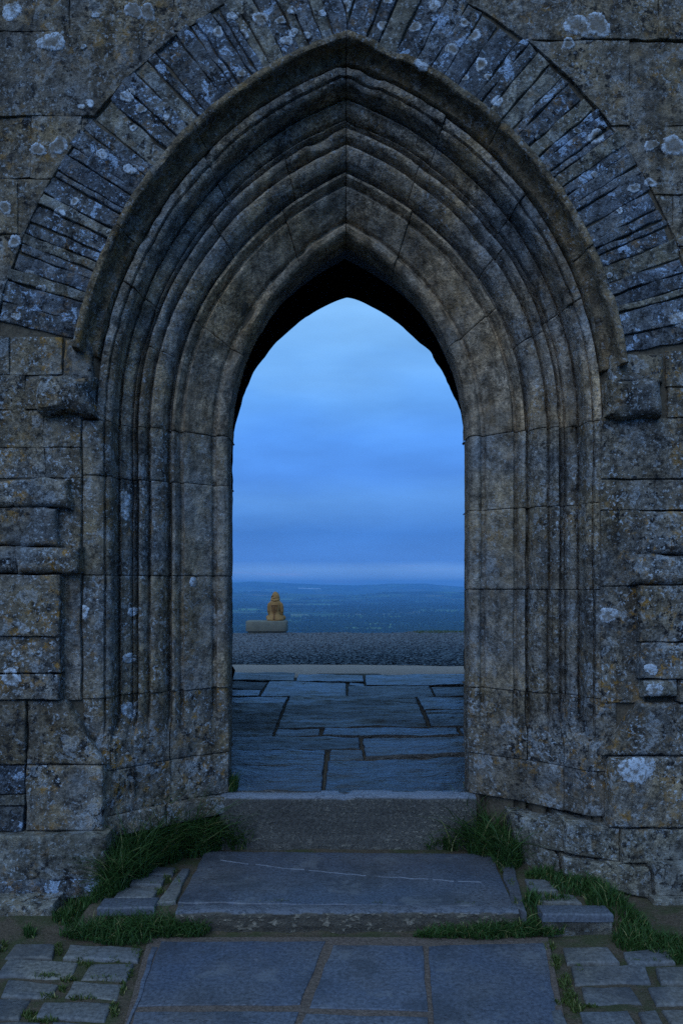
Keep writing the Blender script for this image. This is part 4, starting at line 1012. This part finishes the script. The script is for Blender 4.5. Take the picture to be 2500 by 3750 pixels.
body = union([
    lathe([(z0f - .005, cxf, yf, .250, .20), (z0f + .05, cxf, yf, .245, .20), (z0f + .11, cxf - .005, yf, .195, .17), (z0f + .17, cxf - .01, yf, .155, .13), (z0f + .26, cxf - .012, yf - .005, .138, .115), (z0f + .36, cxf - .01, yf - .005, .155, .12),
           (z0f + .46, cxf - .005, yf, .172, .12), (z0f + .53, cxf, yf + .005, .170, .11), (z0f + .575, cxf, yf + .01, .138, .10), (z0f + .61, cxf, yf + .02, .105, .09), (z0f + .65, cxf, yf + .02, .09, .08)]),
    tube([(cxf - .145, yf, z0f + .50, .062), (cxf - .178, yf, z0f + .42, .056), (cxf - .188, yf + .02, z0f + .30, .05), (cxf - .175, yf + .08, z0f + .18, .045), (cxf - .12, yf + .17, z0f + .13, .04)]),
    tube([(cxf + .145, yf, z0f + .50, .064), (cxf + .182, yf, z0f + .42, .06), (cxf + .194, yf + .02, z0f + .28, .055), (cxf + .180, yf + .08, z0f + .17, .048), (cxf + .12, yf + .17, z0f + .13, .04)]),
    tube([(cxf - .10, yf + .02, z0f + .07, .085), (cxf - .22, yf + .18, z0f + .08, .075), (cxf - .18, yf + .3, z0f + .06, .06), (cxf + .02, yf + .34, z0f + .05, .05)]),
    tube([(cxf + .10, yf + .02, z0f + .07, .085), (cxf + .23, yf + .17, z0f + .075, .078), (cxf + .19, yf + .3, z0f + .06, .06), (cxf - .02, yf + .34, z0f + .05, .05)]),
    tube([(cxf + .12, yf - .05, z0f + .13, .045), (cxf + .19, yf, z0f + .07, .045), (cxf + .235, yf + .03, z0f + .03, .03)]),
    ell((cxf - .17, yf, z0f + .05), (.085, .13, .05)), ell((cxf, yf - .08, z0f + .04), (.23, .12, .055)),
    ell((cxf, yf + .03, z0f + .69), (.105, .115, .125)),
    ell((cxf - .005, yf + .13, z0f + .67), (.06, .06, .08)),
])
fig = obj('seated_figure', body[0], body[1], M['statue'], None, True, 0, loc=(cxf, yf, z0f))
tag(fig, 'ochre brown hooded figure sitting cross legged on the bench, back turned', 'figure')
md = fig.modifiers.new('remesh', 'REMESH'); md.mode = 'VOXEL'; md.voxel_size = .014; md.use_smooth_shade = True
md = fig.modifiers.new('smooth', 'SMOOTH'); md.iterations = 3; md.factor = .5
# hood: a cowl over the head with a rolled collar
hood = union([
    lathe([(z0f + .57, cxf, yf + .02, .130, .115), (z0f + .62, cxf, yf + .025, .126, .12), (z0f + .68, cxf + .006, yf + .035, .122, .13), (z0f + .74, cxf + .006, yf + .04, .106, .118), (z0f + .79, cxf + .002, yf + .045, .080, .09), (z0f + .828, cxf - .004, yf + .05, .046, .055), (z0f + .842, cxf - .006, yf + .055, .012, .014)]),
    tube([(cxf - .125, yf + .02, z0f + .625, .022), (cxf - .09, yf - .06, z0f + .60, .026), (cxf - .01, yf - .098, z0f + .583, .030), (cxf + .075, yf - .07, z0f + .60, .028), (cxf + .122, yf + .02, z0f + .635, .020)]),
    tube([(cxf - .122, yf + .0, z0f + .69, .010), (cxf - .085, yf - .07, z0f + .72, .012), (cxf - .045, yf - .09, z0f + .735, .008)]),
    tube([(cxf - .115, yf - .01, z0f + .65, .012), (cxf - .05, yf - .093, z0f + .648, .013), (cxf + .02, yf - .10, z0f + .668, .008)]),
])
ho = obj('hood', hood[0], hood[1], M['statue'], fig, True, 0)
md = ho.modifiers.new('remesh', 'REMESH'); md.mode = 'VOXEL'; md.voxel_size = .009; md.use_smooth_shade = True
# ribbed back panel
rows = []
for i in range(9):
    z = z0f + .16 + .036 * i; w = .05 + .006 * i
    rows.append(tube([(cxf - .02 - w, yf - .108, z + .004, .008), (cxf - .015, yf - .128, z - .004, .012), (cxf - .01 + w, yf - .108, z + .004, .008)], 8))
rows.append(tube([(cxf - .02, yf - .20, z0f + .04, .03), (cxf - .02, yf - .15, z0f + .12, .03), (cxf - .018, yf - .113, z0f + .2, .012)], 8))
la = union(rows); obj('back_panel', la[0], la[1], M['lacing'], fig, True, 60)

# ------------------------------------------------------------------ far away: woods, farms, a glasshouse
def tree_mass(n_hedge, n_wood, seed):
    r = np.random.default_rng(seed)
    base = []
    for i in range(3):
        th = math.pi * (.12 + .38 * i)
        for j in range(6): base.append((math.sin(th) * math.cos(j * 1.047 + i * .5), math.sin(th) * math.sin(j * 1.047 + i * .5), math.cos(th)))
    base = np.array(base + [(0, 0, 1)])
    fq = [(6 * i + j, 6 * (i + 1) + j, 6 * (i + 1) + (j + 1) % 6, 6 * i + (j + 1) % 6) for i in range(2) for j in range(6)] + [(18, j, (j + 1) % 6) for j in range(6)]
    pos = []
    for _ in range(n_hedge):
        d = math.exp(r.uniform(math.log(1900), math.log(7000))); a = math.radians(r.uniform(-12, 12)); x, y = d * math.sin(a), d * math.cos(a)
        t = r.choice([.12, 1.6, .4, 2.9]) + r.normal(0, .15); L = r.uniform(80, 420)
        for s in np.arange(0, L, 11):
            if r.random() < .8: pos.append((x + math.cos(t) * s + r.normal(0, 3), y + math.sin(t) * s + r.normal(0, 3), r.uniform(2.5, 7)))
    for _ in range(n_wood):
        d = math.exp(r.uniform(math.log(2200), math.log(7600))); a = math.radians(r.uniform(-12, 12)); x, y = d * math.sin(a), d * math.cos(a); R = r.uniform(30, 130)
        for _ in range(int(R * .9)): pos.append((x + r.normal(0, R), y + r.normal(0, R * .4), r.uniform(5, 9)))
    V, Fq = [], []
    for k, (x, y, s) in enumerate(pos):
        z = terrain_z(x, y)
        V.append(base * (1 + r.uniform(-.25, .25, (len(base), 1))) * (s * .9, s * .9, s * 1.1) + (x, y, z + s * .45)); Fq += [tuple(i + k * 19 for i in f) for f in fq]
    return np.concatenate(V).tolist(), Fq
V, Fq = tree_mass(170, 90, 4)
tag(obj('distant_woods', V, Fq, M['foliage'], None, True, 0), 'dark hedgerows and woods spread over the distant plain', 'woods', None, 'stuff')
def farm(px, py, w, label):
    d = (EYE + 150) * F / (py - PY0); x, y = (px - PX0) * d / F, d + CY; z = terrain_z(x, y); d2 = 6; h = 5.5
    e = empty('farmhouse', (x, y, z), label, 'house', 'white farmhouses on the plain')
    V = [(x + sx * w / 2, y + sy * d2 / 2, z + k) for k in (-1, h) for sx, sy in ((-1, -1), (1, -1), (1, 1), (-1, 1))]
    V += [(x - w / 2, y, z + h + 3), (x + w / 2, y, z + h + 3)]
    obj('wall', V, [(0, 1, 5, 4), (1, 2, 6, 5), (2, 3, 7, 6), (3, 0, 4, 7), (4, 7, 8), (5, 9, 6)], M['whitewash'], e, False)
    V2 = [(x - w / 2 - .4, y - d2 / 2 - .5, z + h - .3), (x + w / 2 + .4, y - d2 / 2 - .5, z + h - .3), (x + w / 2 + .4, y, z + h + 3.2), (x - w / 2 - .4, y, z + h + 3.2), (x + w / 2 + .4, y + d2 / 2 + .5, z + h - .3), (x - w / 2 - .4, y + d2 / 2 + .5, z + h - .3)]
    obj('roof', V2, [(0, 1, 2, 3), (3, 2, 4, 5)], M['slate'], e, False)
farm(918, 2263, 14, 'tiny white farmhouse on the plain just left of the seated figure')
farm(1621, 2265, 12, 'tiny white farmhouse on the plain near the right edge of the doorway')
farm(1117, 2268, 9, 'tiny white farmhouse on the plain right of the seated figure')
dg = 5000.0
while dg < 12000 and terrain_z((1133 - PX0) * dg / F, dg + CY) < EYE - (2157 - PY0) / F * dg: dg += 20
x0, x1 = (1092 - PX0) * dg / F, (1174 - PX0) * dg / F; yg = dg + CY; zg = terrain_z((x0 + x1) / 2, yg)
V = []
for k in range(13):
    x = x0 + (x1 - x0) * k / 12; y = yg + 40 * k / 12; z = terrain_z(x, y)
    V += [(x, y - 15, z - 3), (x, y - 15, z + 5), (x, y, z + 9), (x, y + 15, z + 5), (x, y + 15, z - 3)]
Fc = [(5 * k + j, 5 * k + 5 + j, 5 * k + 6 + j, 5 * k + 1 + j) for k in range(12) for j in range(4)] + [(0, 1, 2, 3, 4), (64, 63, 62, 61, 60)]
tag(obj('glasshouse', V, Fc, M['glass_roof'], None, False, 0, loc=(x0, yg, zg)), 'long pale glasshouse roof low on the far ridge', 'glasshouse')

# ------------------------------------------------------------------ haze over the plain
hz = bpy.data.materials.new('haze'); hz.use_nodes = True; nt = hz.node_tree; nt.nodes.clear()
o_ = nt.nodes.new('ShaderNodeOutputMaterial'); pv = nt.nodes.new('ShaderNodeVolumePrincipled')
pv.inputs['Color'].default_value = (.20, .53, 1, 1); pv.inputs['Density'].default_value = 1.35e-4; pv.inputs['Anisotropy'].default_value = 0
nt.links.new(pv.outputs[0], o_.inputs['Volume'])
zl, zh = -185, 80
V = [(x, y, z) for z in (zl, zh) for x, y in ((-17000, -17000), (17000, -17000), (17000, 17000), (-17000, 17000))]
tag(obj('haze', V, [(3, 2, 1, 0), (4, 5, 6, 7), (0, 1, 5, 4), (1, 2, 6, 5), (2, 3, 7, 6), (3, 0, 4, 7)], hz, None, False), 'thin blue evening haze over the plain', 'haze', None, 'stuff')
